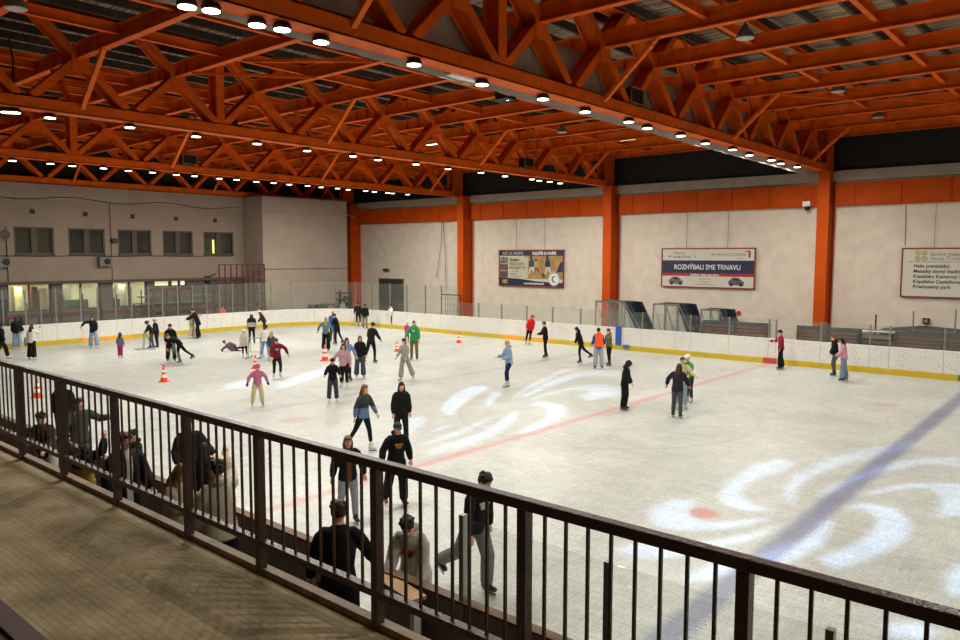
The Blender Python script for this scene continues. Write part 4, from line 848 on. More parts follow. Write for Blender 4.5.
    tube(bm, [pel-ub*.05*s, waist, chest, neckb-ub*.03*s, neckb+ub*.0], [(.15*s, .1*s), (.12*s, .09*s), (.145*s, .1*s), (.12*s, .07*s), (.055*s, .055*s)], S, 14)
    tube(bm, [neckb-ub*.03*s, hc-Hu*.05*hs], [.055*s, .052*s], S, 10)
    ball(bm, hc, (.074*hs, .092*hs, .108*hs), HM, u=16, v=12); ball(bm, hx(0, .035, -.055), (.052*hs, .055*hs, .055*hs), HM)
    tube(bm, [hx(0, .086, .012), hx(0, .106, -.022)], [.011*hs, .016*hs], Hr, 8); 
    for sg in (-1, 1): ball(bm, hx(sg*.075, -.005, -.01), (.012*hs, .02*hs, .03*hs), HM, u=8, v=6)
    for a in A.values():
        tube(bm, [neckb-ub*.085*s, a['so'], a['eb'], a['wr']], [.04*s, .044*s, .038*s, .027*s], Fw, 10)
        tube(bm, [a['hp'], a['kn'], a['kn']+(a['an']-a['kn'])*.35, a['an']], [.082*s, .054*s, .052*s, .036*s], S, 10)
        tube(bm, [a['an'], a['an']-a['sh']*-.05*s, a['an']+a['sh']*.05*s+a['ft']*.13*s], [.036*s, .04*s, .03*s], S, 8)
    sk = SKIN2 if skin else SKIN; gm = mat('glove_'+gloves, gloves, .8) if gloves else None
    def after(b):
        mi_h = 3 if gloves else 0
        for a in A.values():                                         # hands: palm, four unequal bent fingers, a thumb from the side
            fa = a['fa']; side_ = (S-fa*S.dot(fa)).normalized(); nrm = fa.cross(side_); sg = a['sg']; q = hs*.95
            pc = a['wr']+fa*.045*q; k = 1.25 if gloves else 1
            tube(b, [a['wr']-fa*.02*q, a['wr']+fa*.02*q, pc, a['wr']+fa*.085*q], [(.022*q*k, .018*q*k), (.032*q*k, .016*q*k), (.04*q*k, .015*q*k), (.036*q*k, .013*q*k)], nrm.cross(fa), 8, mi_h)
            inn = -nrm if (nrm.dot(Fw) > 0) else nrm
            for i, (L, oo) in enumerate(((.068, -.028), (.078, -.009), (.072, .01), (.056, .028))):
                b0 = a['wr']+fa*.075*q+side_*(oo*q); d1 = (fa+inn*.25).normalized(); d2 = (fa+inn*.9).normalized()
                tube(b, [b0, b0+d1*(L*.5*q), b0+d1*(L*.5*q)+d2*(L*.5*q)], [.0095*q*k, .0085*q*k, .007*q*k], side_, 6, mi_h)
            tb = a['wr']+fa*.03*q-side_*(sg*.03*q); td = (fa-side_*sg*.8+inn*.3).normalized()
            tube(b, [tb, tb+td*.03*q, tb+td*.03*q+(fa+inn*.4).normalized()*.028*q], [.012*q*k, .011*q*k, .009*q*k], side_, 6, mi_h)
        for sg in (-1, 1): ball(b, hx(sg*.03, .082, .012), (.011*hs, .008*hs, .007*hs), HM, 1, 8, 6); tube(b, [hx(sg*.016, .09, .034), hx(sg*.044, .08, .034)], [.005*hs]*2, Hf, 5, 1)
        tube(b, [hx(-.022, .084, -.062), hx(0, .092, -.062), hx(.022, .084, -.062)], [.006*hs, .008*hs, .006*hs], Hu, 6, 2)
    vox('body', bm, [sk, EYE_M, LIP]+([gm] if gm else []), t, v, after, 3)
    # --- upper garment
    tc, ts = top[0], top[1]; puff = {'sweater': .014, 'jacket': .024, 'hoodie': .022, 'coat': .032, 'tee': .008}[ts]; hemd = {'sweater': .08, 'jacket': .10, 'hoodie': .10, 'coat': .22, 'tee': .06}[ts]
    bm = B(); g = puff+.012
    hemp = pel-ul_(R3, ub)*hemd*s
    tube(bm, [hemp, pel, waist, chest, neckb-ub*.065*s, neckb+ub*.005*s], [((.165+g)*s, (.115+g)*s), ((.158+g)*s, (.108+g)*s), ((.135+g)*s, (.095+g)*s), ((.158+g)*s, (.105+g)*s), ((.125+g)*s, (.078+g)*s), ((.058+g*.6)*s, (.055+g*.6)*s)], S, 18, dome=.25)
    for a in A.values():
        cuff = a['wr']-a['fa']*.01*s
        tube(bm, [neckb-ub*.085*s+Rt*(a['sg']*.045*s), a['so']-Rt*(a['sg']*.015*s), a['so']+(a['eb']-a['so'])*.2, (a['so']+a['eb'])/2, a['eb'], (a['eb']+a['wr'])/2, cuff], [(.055+g*.5)*s, (.046+g*.8)*s, (.05+g)*s, (.048+g)*s, (.044+g)*s, (.04+g)*s, (.033+g*.5)*s], Fw, 12, dome=.2)
    if ts == 'hoodie' and not hood: ball(bm, neckb-Fw*.075*s+ub*.02*s, (.115*s, .075*s, .06*s), HM); tube(bm, [neckb-Rt*.07*s+Fw*.02*s, neckb+Fw*.075*s-ub*.02*s, neckb+Rt*.07*s+Fw*.02*s], [.025*s]*3, ub, 8)
    if ts in ('coat', 'jacket'): tube(bm, [neckb-Rt*.075*s, neckb-Fw*.055*s+ub*.01*s, neckb+Rt*.075*s], [.028*s]*3, ub, 8)
    M1 = fab(tc); tm = [M1]
    if accent: tm.append(fab(accent[0]))
    def after2(b):
        if not accent: return
        for fc in b.faces:
            c = fc.calc_center_median(); u_ = (c-pel).dot(ub)/s; x_ = abs((c-chest).dot(Rt))/s; y_ = (c-chest).dot(Fw)/s
            k = accent[1]
            if (k == 'lower' and u_ < .2) or (k == 'mid' and .0 < u_ < .26) or (k == 'front' and x_ < .045 and y_ > 0) or (k == 'vest' and x_ < .17 and u_ > -.02) or (k == 'camo' and math.sin(c.x*47+3*math.sin(c.z*31))*math.sin(c.z*39+2*math.sin(c.y*43)) > .12) or (k == 'upper' and u_ > .3) or (k == 'plaid' and (math.sin(c.z*70) > .6)): fc.material_index = 1
    vox({'sweater': 'sweater', 'jacket': 'jacket', 'hoodie': 'hoodie', 'coat': 'coat', 'tee': 'shirt'}[ts], bm, tm, t, v*.95, after2, 3)
    if logo:                                                         # printed mark on the chest or back
        bm = B(); sgn = logo[1]; cc = chest+Fw*(sgn*(.108+g)*s)+ub*.0
        for i, (w_, z_) in enumerate(((.16, .05), (.13, .015), (.1, -.02))): bar(bm, cc+ub*z_*s-Rt*w_/2*s, cc+ub*z_*s+Rt*w_/2*s, .022*s, .03*s, ub)
        obj('print', bm, fab(logo[0]), t)
    # --- legs
    lc, lsx = legs; wd = {'slim': (.016, .012, .014), 'wide': (.028, .045, .075), 'baggy': (.035, .045, .05), 'jeans': (.02, .02, .025), 'tight': (.010, .008, .008)}[lsx]
    bm = B(); tube(bm, [waist-ub*.03*s, pel, pel-Vector((0, 0, .03*s)) if not lying else pel], [(.132*s, .102*s), (.158*s, .112*s), (.155*s, .105*s)], S, 16)
    for a in A.values():
        e_ = a['an']-a['sh']*(.11 if lsx in ('slim', 'tight') else .04 if lsx == 'jeans' else .0)*s
        tube(bm, [a['hp'], a['hp']+(a['kn']-a['hp'])*.5, a['kn'], a['kn']+(e_-a['kn'])*.5, e_], [(.088+wd[0])*s, (.073+wd[0])*s, (.056+wd[1])*s, (.05+(wd[1]+wd[2])/2)*s, (.04+wd[2])*s], S, 12, dome=.2)
    vox('leggings' if lsx == 'tight' else 'trousers', bm, [fab(lc)], t, v*.95, None, 3)
    # --- skates
    for a in A.values():
        an, sh, ft = a['an'], a['sh'], a['ft']; dn = (sh-ft*sh.dot(ft)).normalized(); bm = B()
        tube(bm, [an-sh*.09*s, an, an+dn*.045*s], [(.062*s, .066*s), (.056*s, .066*s), (.055*s, .07*s)], S, 10)
        tube(bm, [an+dn*.052*s-ft*.06*s, an+dn*.055*s+ft*.05*s, an+dn*.062*s+ft*.16*s], [(.052*s, .044*s), (.056*s, .044*s), (.044*s, .032*s)], S, 10)
        sm_ = mat('boot_'+shoes, shoes, .45)
        k_ = vox('skate_boot' if skate else 'shoe', bm, [sm_], t, .014 if v < .02 else .018, None, 2)
        if skate:
            bm = B(); c0 = an+dn*.105*s; lat = dn.cross(ft).normalized(); bar(bm, c0-ft*.09*s+dn*.022, c0+ft*.17*s+dn*.022, .006, .034, lat); bar(bm, c0-ft*.05*s, c0-ft*.05*s-dn*.03, .02, .03, lat); bar(bm, c0+ft*.1*s, c0+ft*.1*s-dn*.03, .02, .03, lat)
            b_ = obj('blade', bm, STEEL, k_)
    # --- hair and headwear
    hcx, hst = hair; hm = mat('hair_'+hcx, HAIRC[hcx], .6, 0, .3, 30, .3, .4, 90)
    if hst != 'none':
        bm = B(); ball(bm, hx(0, -.014, .022), (.083*hs, .094*hs, .104*hs), HM, u=16, v=10); ball(bm, hx(0, .05, .078), (.062*hs, .045*hs, .034*hs), HM)
        if v < .017 and hst == 'short' and not hat:                                                 # tousled tufts
            for q in range(16):
                a_ = q*2.4; e_q = .15+.8*((q*7) % 16)/16; ball(bm, hx(.08*math.cos(a_)*math.cos(e_q), -.014+.088*math.sin(a_)*math.cos(e_q), .03+.1*math.sin(e_q)), (.03*hs, .03*hs, .022*hs), HM, u=8, v=6)
        if hst in ('long', 'vlong', 'pony', 'bob'):
            L = {'long': .34, 'vlong': .46, 'pony': .0, 'bob': .13}[hst]
            bk = -Fw*.055*s
            if L: tube(bm, [hx(0, -.05, .03), hx(0, -.075, -.06), neckb+bk*1.5+ub*.03*s, neckb+bk*1.7-ub*(L*.6)*s, neckb+bk*1.5-ub*L*s], [(.08*hs, .05*hs), (.083*hs, .045*hs), (.09*s, .04*s), (.09*s, .034*s), (.06*s, .022*s)], S, 12)
            if L:
                for sg in (-1, 1): tube(bm, [hx(sg*.062, .01, .045), hx(sg*.08, .008, -.03), hx(sg*.078, .0, -.1), neckb+Rt*(sg*.095*s)+Fw*.045*s-ub*.05*s], [.022*hs, .026*hs, .026*hs, .02*s], S, 8)
            if hst == 'pony': tube(bm, [hx(0, -.09, .04), hx(0, -.14, -.0), hx(0, -.14, -.12), hx(0, -.12, -.2)], [.03*hs, .035*hs, .032*hs, .016*hs], S, 8)
        vox('hair', bm, [hm], t, .017 if v > .019 else .012, None, 2)
    if hat:
        kd, hc_ = hat; bm = B(); m_ = mat('hat_'+hc_, hc_, .35 if kd == 'helmet' else .85, 0, .06, 20)
        if kd == 'beanie': ball(bm, hx(0, -.008, .06), (.094*hs, .108*hs, .088*hs), HM, u=14, v=10); tube(bm, [hx(0, -.01, .025), hx(0, -.01, .055)], [(.094*hs, .108*hs)]*2, Hr, 16)
        elif kd == 'cap': ball(bm, hx(0, -.01, .052), (.092*hs, .105*hs, .082*hs), HM, u=14, v=10); tube(bm, [hx(0, .06, .045), hx(0, .15, .03)], [(.075*hs, .016*hs), (.055*hs, .012*hs)], Hr, 12)
        elif kd == 'helmet': ball(bm, hx(0, -.01, .045), (.112*hs, .128*hs, .105*hs), HM, u=16, v=12); tube(bm, [hx(0, .07, .06), hx(0, .125, .05)], [(.08*hs, .02*hs), (.06*hs, .014*hs)], Hr, 10); [tube(bm, [hx(sg*.085, .0, .02), hx(sg*.07, .03, -.08), hx(0, .05, -.115)], [.012*hs]*3, Hf, 6) for sg in (-1, 1)]
        elif kd == 'hood': ball(bm, hx(0, -.03, .02), (.106*hs, .112*hs, .128*hs), HM, u=16, v=12); tube(bm, [hx(0, -.04, -.06), neckb-Fw*.02*s], [(.1*hs, .09*hs), (.1*s, .09*s)], Hr, 12)
        elif kd == 'bobble': ball(bm, hx(0, -.008, .06), (.094*hs, .108*hs, .09*hs), HM, u=14, v=10); ball(bm, hx(0, -.01, .17), .04*hs)
        vox({'beanie': 'beanie', 'cap': 'cap', 'helmet': 'helmet', 'hood': 'hood', 'bobble': 'bobble_hat'}[kd], bm, [m_], t, .016 if v > .019 else .012, None, 2)
    return t
def ul_(R3, ub): return (R3 @ Vector((0, 0, 1))*.45+ub*.55).normalized()
P_ = person
STRIDE = dict(ll=(22, 4, 12), rl=(-20, 6, 12)); STRIDE2 = dict(rl=(22, 4, 12), ll=(-20, 6, 12))
ARMS = dict(la=(5, 42, 12), ra=(5, 42, 12))
# far left group
P_('dark hooded skater cut off by the left frame edge, arm hanging down', 1, 359.5, 1.68, 90, top=('121214', 'hoodie'), legs=('14161a', 'baggy'), hair=('brown', 'short'), shoes='d8d4cc', **STRIDE)
P_('person with very long brown hair, black jacket and blue jeans seen from behind', 17.5, 349.4, 1.68, 175, top=('14161a', 'jacket'), legs=('7d93ab', 'wide'), hair=('brown', 'vlong'), shoes='c8c4bc')
P_('dark haired person in grey jeans standing just behind the long haired one at left', 22.5, 347.2, 1.72, 200, top=('2a2a33', 'jacket'), legs=('66737f', 'wide'), hair=('black', 'bob'))
P_('person in a white jacket and wide black trousers near the left edge, hand raised', 32, 360, 1.62, 150, top=('d2ccc6', 'jacket'), legs=('111111', 'wide'), hair=('brown', 'long'), shoes='d8d4cc', ra=(70, 20, 110), ll=(8, 8, 6), rl=(-8, 8, 4))
P_('person with dark hair, black jacket and jeans stretching one arm sideways by the left boards', 94, 348, 1.68, -20, top=('15151a', 'jacket'), legs=('7f97ae', 'wide'), hair=('black', 'vlong'), shoes='d4d4d0', ra=(20, 78, 5), la=(10, 10, 20), ll=(5, 10, 6), rl=(-3, 8, 4))
P_('small child in blue helmet, grey jacket and magenta trousers', 120.3, 358, 1.13, 150, top=('5c6a7d', 'jacket'), legs=('a02a68', 'baggy'), hair=('dark', 'bob'), hat=('helmet', '34488a'), shoes='b8b8b8', la=(15, 25, 10))
P_('child with dark helmet leaning forward on a grey metal skating frame', 152, 348.5, 1.45, -85, lean=22, top=('16181c', 'jacket'), legs=('3c4a5c', 'jeans'), hair=('dark', 'short'), hat=('helmet', '18191d'), la=(45, 5, 20), ra=(45, 5, 20), ll=(14, 4, 14))
P_('child in pale grey beanie and black jacket behind the skating frame', 157.6, 347.6, 1.5, -60, lean=8, top=('1c2026', 'jacket'), legs=('23262c', 'jeans'), hair=('dark', 'short'), hat=('beanie', '8e9c98'), la=(30, 8, 30))
P_('man in black with a dark cap facing the camera behind the bent boy', 171, 361.5, 1.72, 5, top=('121214', 'hoodie'), legs=('141418', 'baggy'), hair=('dark', 'short'), hat=('cap', '1a1a1c'), la=(10, 14, 15), **dict(ll=(10, 6, 14)))
P_('boy in black bending low and pushing a metal skating frame to the left', 186.5, 363.2, 1.62, -80, lean=62, top=('111113', 'jacket'), legs=('121212', 'slim'), hair=('lbrown', 'short'), la=(75, 3, 10), ra=(75, 3, 10), ll=(-38, 3, 14), rl=(8, 3, 22), head=(0, -5))
P_('person in a long beige outfit embracing someone by the left boards', 191.8, 338.3, 1.72, 75, lean=8, top=('b3a68d', 'coat'), legs=('b5a993', 'wide'), hair=('brown', 'bob'), shoes='d8d4cc', la=(60, 5, 60), ra=(55, 5, 60))
P_('tall person in black leaning over to hug the one in beige', 198.6, 338.5, 1.8, -80, lean=26, top=('151517', 'coat'), legs=('121214', 'wide'), hair=('dark', 'short'), la=(70, 5, 20), ra=(70, 5, 20))
P_('person in orange high visibility vest behind the left end boards', loc=(-44.9, atx(222, 300, -44.9).y), h=1.62, face=20, top=('f0581e', 'jacket'), legs=('22252c', 'baggy'), hair=('dark', 'short'), skate=False)
P_('person lying on the ice on one side, dark hair, propped on an outstretched arm', 234, 351.0, 1.45, 0, top=('6b5560', 'jacket'), legs=('14161a', 'slim'), hair=('dark', 'short'), hat=('beanie', '2c2a30'), shoes='9fb0c2', lying=(0, 84, 0), side=-38, la=(20, 20, 30), ra=(10, 100, 5), ll=(20, 8, 30), rl=(8, 3, 10))
P_('person from behind in black top with cream middle and grey knit hat', 252, 344, 1.66, 178, top=('141414', 'jacket'), accent=('a59b84', 'mid'), legs=('101010', 'slim'), hair=('dark', 'bob'), hat=('beanie', 'a8a8a2'))
P_('person in maroon jacket and white hat bent over by the corner boards', 266.5, 335.5, 1.58, -75, lean=32, top=('38222c', 'jacket'), legs=('1e1a1e', 'slim'), hair=('brown', 'bob'), hat=('beanie', 'c8c8c2'), la=(50, 5, 20), rl=(-16, 4, 14))
P_('child in white helmet, pale coat and black leggings beside the skating frame', 245, 358.4, 1.33, -15, top=('bdb8ab', 'coat'), legs=('141414', 'tight'), hair=('lbrown', 'short'), hat=('helmet', 'cfc9ba'), shoes='cfcfca', la=(30, 12, 30), ll=(12, 6, 22))
P_('person in white top and light blue jeans bending away beside the frame', 265.3, 359, 1.62, 165, lean=24, top=('d4cfc6', 'sweater'), legs=('6a90bf', 'jeans'), hair=('dark', 'pony'), shoes='c9c5bd', la=(35, 14, 20), ra=(35, 14, 20), ll=(10, 10, 18), rl=(-4, 10, 10))
P_('child with a yellowish knit hat and dark jacket beside the blue jeans skater', 271.5, 362, 1.34, 160, top=('3b4046', 'jacket'), legs=('a5987e', 'slim'), hair=('blond', 'bob'), hat=('beanie', 'b39a74'), shoes='b9b5ad')
P_('boy in maroon sweater leaning forward on one leg with arms spread', 277, 379.3, 1.68, 12, lean=22, side=4, top=('6c1f2c', 'hoodie'), legs=('191c26', 'slim'), hair=('brown', 'short'), shoes='c8c8c4', la=(10, 48, 12), ra=(25, 14, 40), ll=(26, 5, 50), rl=(12, 3, 20), logo=('b4a4a4', 1))
P_('little child in pink jacket, pink helmet and cream trousers with arms out', 258, 405.8, 1.32, 5, top=('b96a88', 'jacket'), legs=('c9bd92', 'baggy'), hair=('brown', 'short'), hat=('helmet', 'c8485c'), shoes='9a9a94', gloves='16181c', la=(5, 42, 10), ra=(5, 42, 10), ll=(6, 9, 12), rl=(4, 12, 14), v=.018)
# centre back group
P_('blond person in teal grey top and wide black trousers seen from behind, arms out', 326, 351, 1.72, 170, top=('55707c', 'sweater'), legs=('111113', 'wide'), hair=('blond', 'long'), la=(5, 44, 10), ra=(5, 30, 10))
P_('grey haired man in a bright blue jacket in front of the corner boards', 332.6, 342, 1.72, 160, top=('1f57a8', 'jacket'), legs=('3a4350', 'jeans'), hair=('grey', 'short'), la=(20, 10, 30))
P_('man in a black coat leaning beside the blue jacketed man', 339.3, 344.3, 1.68, -110, lean=14, top=('131314', 'coat'), legs=('141416', 'slim'), hair=('dark', 'short'), hat=('cap', '151515'), la=(35, 10, 20), rl=(-14, 5, 12))
P_('person in a pale grey green top standing behind the corner boards', loc=(aty(342.5, 320, 34.9).x, 34.9), h=1.6, face=20, top=('8f978c', 'hoodie'), legs=('2c2e33', 'jeans'), hair=('grey', 'short'), skate=False)
P_('slim person in black leaning against the far corner boards', 358.3, 326.3, 1.62, 170, top=('141418', 'jacket'), legs=('141416', 'tight'), hair=('brown', 'short'), shoes='c4c4c0', la=(10, 24, 20), rl=(12, 5, 30))
P_('person in black jacket and olive trousers standing by the far corner boards', 365, 328.8, 1.63, 165, top=('121214', 'jacket'), legs=('6a6856', 'jeans'), hair=('brown', 'short'))
P_('person in white top and black trousers by the boards under the brown door', 392, 328.2, 1.58, -60, top=('c9ccd2', 'sweater'), legs=('121214', 'slim'), hair=('dark', 'short'), shoes='d8d8d4', la=(30, 20, 40), ra=(20, 30, 20))
P_('tall skater all in black with a cap gliding away near the centre back', 369.5, 363.5, 1.86, 145, lean=14, top=('131315', 'sweater'), legs=('121214', 'slim'), hair=('brown', 'short'), hat=('cap', '18181a'), la=(20, 14, 30), ra=(25, 20, 30), ll=(-16, 4, 16), rl=(14, 4, 18))
P_('teenager with long brown hair, black top and dark wide jeans near the centre', 360, 377.8, 1.68, 10, top=('14161a', 'sweater'), legs=('3d4a52', 'wide'), hair=('lbrown', 'vlong'), shoes='8a8a86')
P_('person with long dark hair and light blue top behind the pink sweater', 346.5, 381, 1.68, 20, top=('7388bd', 'sweater'), legs=('1a1a1e', 'slim'), hair=('black', 'vlong'), la=(10, 32, 20), ra=(8, 30, 10))
P_('dark curly haired person in a pale pink sweater and black trousers', 344, 387.6, 1.62, -12, top=('b9929a', 'hoodie'), legs=('141416', 'jeans'), hair=('black', 'long'), shoes='c4c0b8', la=(10, 20, 10), ra=(8, 42, 8), ll=(16, 6, 8), v=.019)
P_('child in black with a black cap, grey trousers and white skates', 333, 402, 1.42, 0, top=('131314', 'hoodie'), legs=('3a3a40', 'baggy'), hair=('dark', 'short'), hat=('cap', '121212'), shoes='cfcdc6', la=(35, 22, 40), ra=(35, 24, 40), ll=(6, 6, 8), rl=(8, 6, 12), v=.018)
P_('long haired girl in olive and blue sweater and black leggings striding', 360, 451, 1.68, 50, top=('2f342c', 'sweater'), accent=('55688c', 'lower'), legs=('11141a', 'tight'), hair=('lbrown', 'vlong'), shoes='c9c5bd', la=(20, 20, 12), ra=(-8, 20, 10), ll=(14, 4, 8), rl=(-24, 6, 10), v=.015)
P_('long haired person in an open black jacket behind the boy in the black hoodie', 401, 447, 1.66, 15, top=('111114', 'jacket'), legs=('14151a', 'jeans'), hair=('black', 'vlong'), shoes='222222', la=(5, 10, 10), ra=(5, 12, 10), v=.016)
P_('boy in black hoodie with an orange print, dark cap and red skates', 395, 505, 1.66, 18, top=('101012', 'hoodie'), legs=('15161a', 'baggy'), hair=('dark', 'short'), hat=('cap', '24241f'), shoes='7e2226', la=(0, 22, 15), ra=(8, 30, 25), ll=(8, 6, 14), rl=(-6, 7, 16), logo=('b06a48', 1), lean=10, v=.014)
P_('girl in matching pale grey beige sweater and trousers gliding near the centre', 406.5, 380, 1.62, -35, top=('9c978b', 'sweater'), legs=('98948a', 'wide'), hair=('dark', 'pony'), shoes='c9c5bb', hat=('beanie', '5c2230'), la=(15, 8, 25), ra=(20, 10, 30), ll=(-22, 8, 4), rl=(10, 5, 6))
P_('boy in a green hoodie and olive trousers beside a child in pink', 414.3, 360, 1.84, -10, top=('2a8a4c', 'hoodie'), legs=('6b5f38', 'jeans'), hair=('lbrown', 'short'), shoes='22252a', ra=(15, 30, 35), la=(8, 12, 10), logo=('b0c8b4', 1))
P_('small child in magenta jacket and white helmet holding the boy in green', 407, 343, 1.12, 160, top=('b42a80', 'jacket'), legs=('2a2430', 'slim'), hair=('dark', 'short'), hat=('helmet', 'c4c0cc'), shoes='9c3a60')
P_('person in a red hooded jacket leaning sideways near the far boards', 529.5, 344.8, 1.62, 20, lean=8, side=-12, top=('c41a22', 'jacket'), legs=('121214', 'slim'), hair=('dark', 'short'), hat=('hood', 'c41a22'), shoes='b8b8b4', la=(5, 8, 10), ll=(0, -8, 4), rl=(0, 12, 8))
P_('blond boy in a light blue hooded sweater and navy trousers near centre ice', 507.5, 387.8, 1.74, -65, lean=6, top=('8095aa', 'hoodie'), legs=('1a2040', 'slim'), hair=('blond', 'short'), hat=('beanie', 'a39a68'), shoes='b2b0aa', la=(25, 6, 55), ra=(28, 6, 60), ll=(24, 4, 26), rl=(2, 6, 10), v=.018)
P_('slim person all in black standing near the far boards under the hockey banner', 546, 357.6, 1.72, -75, lean=6, top=('111112', 'sweater'), legs=('111113', 'slim'), hair=('dark', 'short'), la=(35, 5, 50), ra=(30, 6, 50), ll=(8, 4, 12), rl=(-4, 6, 6))
P_('dark haired skater in black with striped trousers pushing off beside the orange vest', 585.5, 362.8, 1.66, -75, lean=18, top=('131315', 'hoodie'), legs=('17191c', 'slim'), hair=('black', 'bob'), la=(15, 12, 15), ra=(20, 10, 20), ll=(12, 5, 18), rl=(-34, 6, 20))
P_('boy in an orange vest over a blue sleeve with pale grey trousers', 598.5, 369, 1.76, -165, top=('24459c', 'hoodie'), accent=('f4561c', 'vest'), legs=('96979a', 'baggy'), hair=('black', 'short'), shoes='34363e', ra=(30, 12, 50), la=(20, 8, 40))
P_('boy in camouflage hoodie and black trousers beside the orange vest', 609.5, 365.8, 1.64, -60, top=('2c2a20', 'hoodie'), accent=('8a8258', 'camo'), legs=('141416', 'slim'), hair=('brown', 'short'), shoes='4a2226', la=(20, 10, 45), ra=(15, 10, 20))
P_('hooded skater all in black looking down right of centre ice', 623.5, 410.3, 1.56, 75, lean=8, top=('121215', 'hoodie'), legs=('121216', 'baggy'), hair=('dark', 'short'), hat=('hood', '121215'), la=(15, 8, 20), ra=(18, 8, 35), head=(0, -22), ll=(4, 4, 12), rl=(2, 4, 8), v=.018)
P_('person with long brown hair and dark jeans seen from behind in the group of three', 676.5, 418, 1.62, 165, lean=14, top=('25242c', 'jacket'), legs=('4a4c50', 'jeans'), hair=('brown', 'vlong'), ra=(30, 20, 30), la=(25, 42, 10), v=.018)
P_('person in a cream knitted top in the middle of the group of three', 680.5, 409, 1.66, 20, top=('c2b795', 'sweater'), legs=('8a9ba8', 'jeans'), hair=('brown', 'short'), shoes='aaa8a2', la=(35, 30, 40), v=.019)
P_('person in white helmet and green top at the back of the group of three', 689, 402.3, 1.58, -35, lean=12, top=('4e8c34', 'sweater'), legs=('30323a', 'jeans'), hair=('dark', 'short'), hat=('helmet', 'c8c8c4'), shoes='aaaaa6', la=(30, 10, 40), ra=(40, 10, 40), ll=(12, 6, 16), v=.019)
P_('man in a shiny red jacket, black cap and black trousers near the rightmost column', 781, 369.3, 1.68, -80, top=('8e1c2c', 'jacket'), accent=('c8c4be', 'front'), legs=('121214', 'wide'), hair=('black', 'short'), hat=('cap', '141416'), shoes='16161a', ra=(45, 5, 50), la=(5, 8, 10))
P_('person in black top and grey trousers gliding next to the pink jacket', 834, 376, 1.66, -85, lean=9, top=('141418', 'hoodie'), legs=('5c5a5a', 'slim'), hair=('lbrown', 'short'), shoes='22242a', la=(12, 8, 25), ra=(15, 8, 20), ll=(16, 4, 26), rl=(4, 4, 8))
P_('person in pale pink jacket and light jeans with dark hair near the right boards', 844, 381, 1.66, -88, lean=9, top=('c8929c', 'jacket'), legs=('6f8290', 'wide'), hair=('black', 'long'), shoes='22242a', la=(25, 8, 35), ra=(15, 8, 25), gloves='14141a')
# near people
def near(label, px, hy, Y, z0, h, face, **k):
    p = aty(px, hy, Y); return P_(label, loc=(p.x, p.y), z0=z0, h=h, face=face, **{**dict(v=.014, skate=z0 == 0), **k})
near('tall dark haired person standing on the ice behind the second thick railing post', 61, 376, 7.1, 0, 1.82, 160, top=('15171a', 'jacket'), legs=('14161a', 'jeans'), hair=('black', 'short'))
near('dark haired person in a dark green plaid shirt at the far left of the boards', 46, 404, 5.3, BZ, 1.74, -30, top=('262d28', 'jacket'), accent=('4c3430', 'plaid'), legs=('b0aa9c', 'baggy'), hair=('black', 'short'), lean=14, la=(40, 8, 40), ra=(40, 8, 30))
near('brown haired person in a grey green jacket with one elbow raised by the boards', 77, 395, 6.35, 0, 1.84, 25, top=('363a33', 'jacket'), legs=('23252a', 'jeans'), hair=('brown', 'short'), ra=(20, 40, 60), la=(25, 55, 80))
near('person in a black and mustard jacket with hands raised to a dark cap', 80, 421, 5.0, BZ, 1.66, 10, top=('8f6f30', 'jacket'), accent=('1e1d1c', 'upper'), legs=('8a6a2c', 'baggy'), hair=('brown', 'short'), hat=('cap', '2a2c30'), lean=24, head=(0, -30), la=(140, 20, 60), ra=(140, 20, 60))
near('man in a big black jacket over a white shirt beside the third thick post', 121, 416, 4.95, BZ, 2.0, 25, top=('131416', 'coat'), accent=('c4c0b6', 'front'), legs=('14161a', 'jeans'), hair=('brown', 'short'), la=(10, 18, 30), ra=(8, 18, 20))
near('dark haired child on the ice right of the man in the big black jacket', 136, 427, 6.35, 0, 1.56, -50, top=('18191c', 'hoodie'), legs=('18191c', 'jeans'), hair=('black', 'short'), la=(40, 10, 30))
near('brown haired person in a light beige sweater leaning forward by the fourth thick post', 168, 441, 4.75, BZ, 1.9, 60, top=('aaa088', 'sweater'), legs=('14161a', 'baggy'), hair=('lbrown', 'bob'), lean=8, la=(30, 8, 60), ra=(35, 8, 60), head=(0, -15))
near('person in black on the ice seen behind the fourth thick post with an arm bent', 187, 420, 6.9, 0, 1.84, 20, top=('101113', 'jacket'), legs=('14161a', 'jeans'), hair=('brown', 'short'), la=(15, 30, 50), ra=(10, 20, 40))
near('black haired person in a black jacket on the ice between the two beige tops', 202, 445, 6.35, 0, 1.68, 165, top=('111214', 'jacket'), legs=('14161a', 'jeans'), hair=('black', 'bob'))
near('dark haired boy in a cream hoodie raising one arm, seen from behind', 221, 453, 5.0, BZ, 2.02, -155, top=('b5ab93', 'hoodie'), legs=('15171c', 'jeans'), hair=('dark', 'short'), lean=8, ra=(110, 24, 30), la=(15, 8, 20), head=(25, 0))
near('brown haired man in a black sweatshirt seen from behind, hand on the gate', 337, 497, 5.05, BZ, 1.95, 172, top=('0e0e10', 'sweater'), legs=('101012', 'baggy'), hair=('brown', 'short'), la=(10, 22, 12), ra=(32, 26, 18), lean=6, v=.012)
near('boy in a grey hoodie with a red print leaning on the boards', 416, 506, 6.3, 0, 1.82, -20, top=('a39f97', 'hoodie'), legs=('a5a096', 'baggy'), hair=('black', 'short'), lean=26, gloves='15161a', la=(42, 6, 30), ra=(48, 6, 28), head=(15, -28), logo=('7e1c24', 1), v=.012)
P_('girl with long brown hair, black jacket and pale grey trousers skating behind the railing', 348, 522, 1.6, 10, top=('101114', 'jacket'), accent=('6c3a32', 'front'), legs=('8e9498', 'jeans'), hair=('lbrown', 'long'), la=(0, 26, 12), ra=(0, 24, 12), ll=(10, 4, 12), rl=(-6, 5, 10), v=.014)
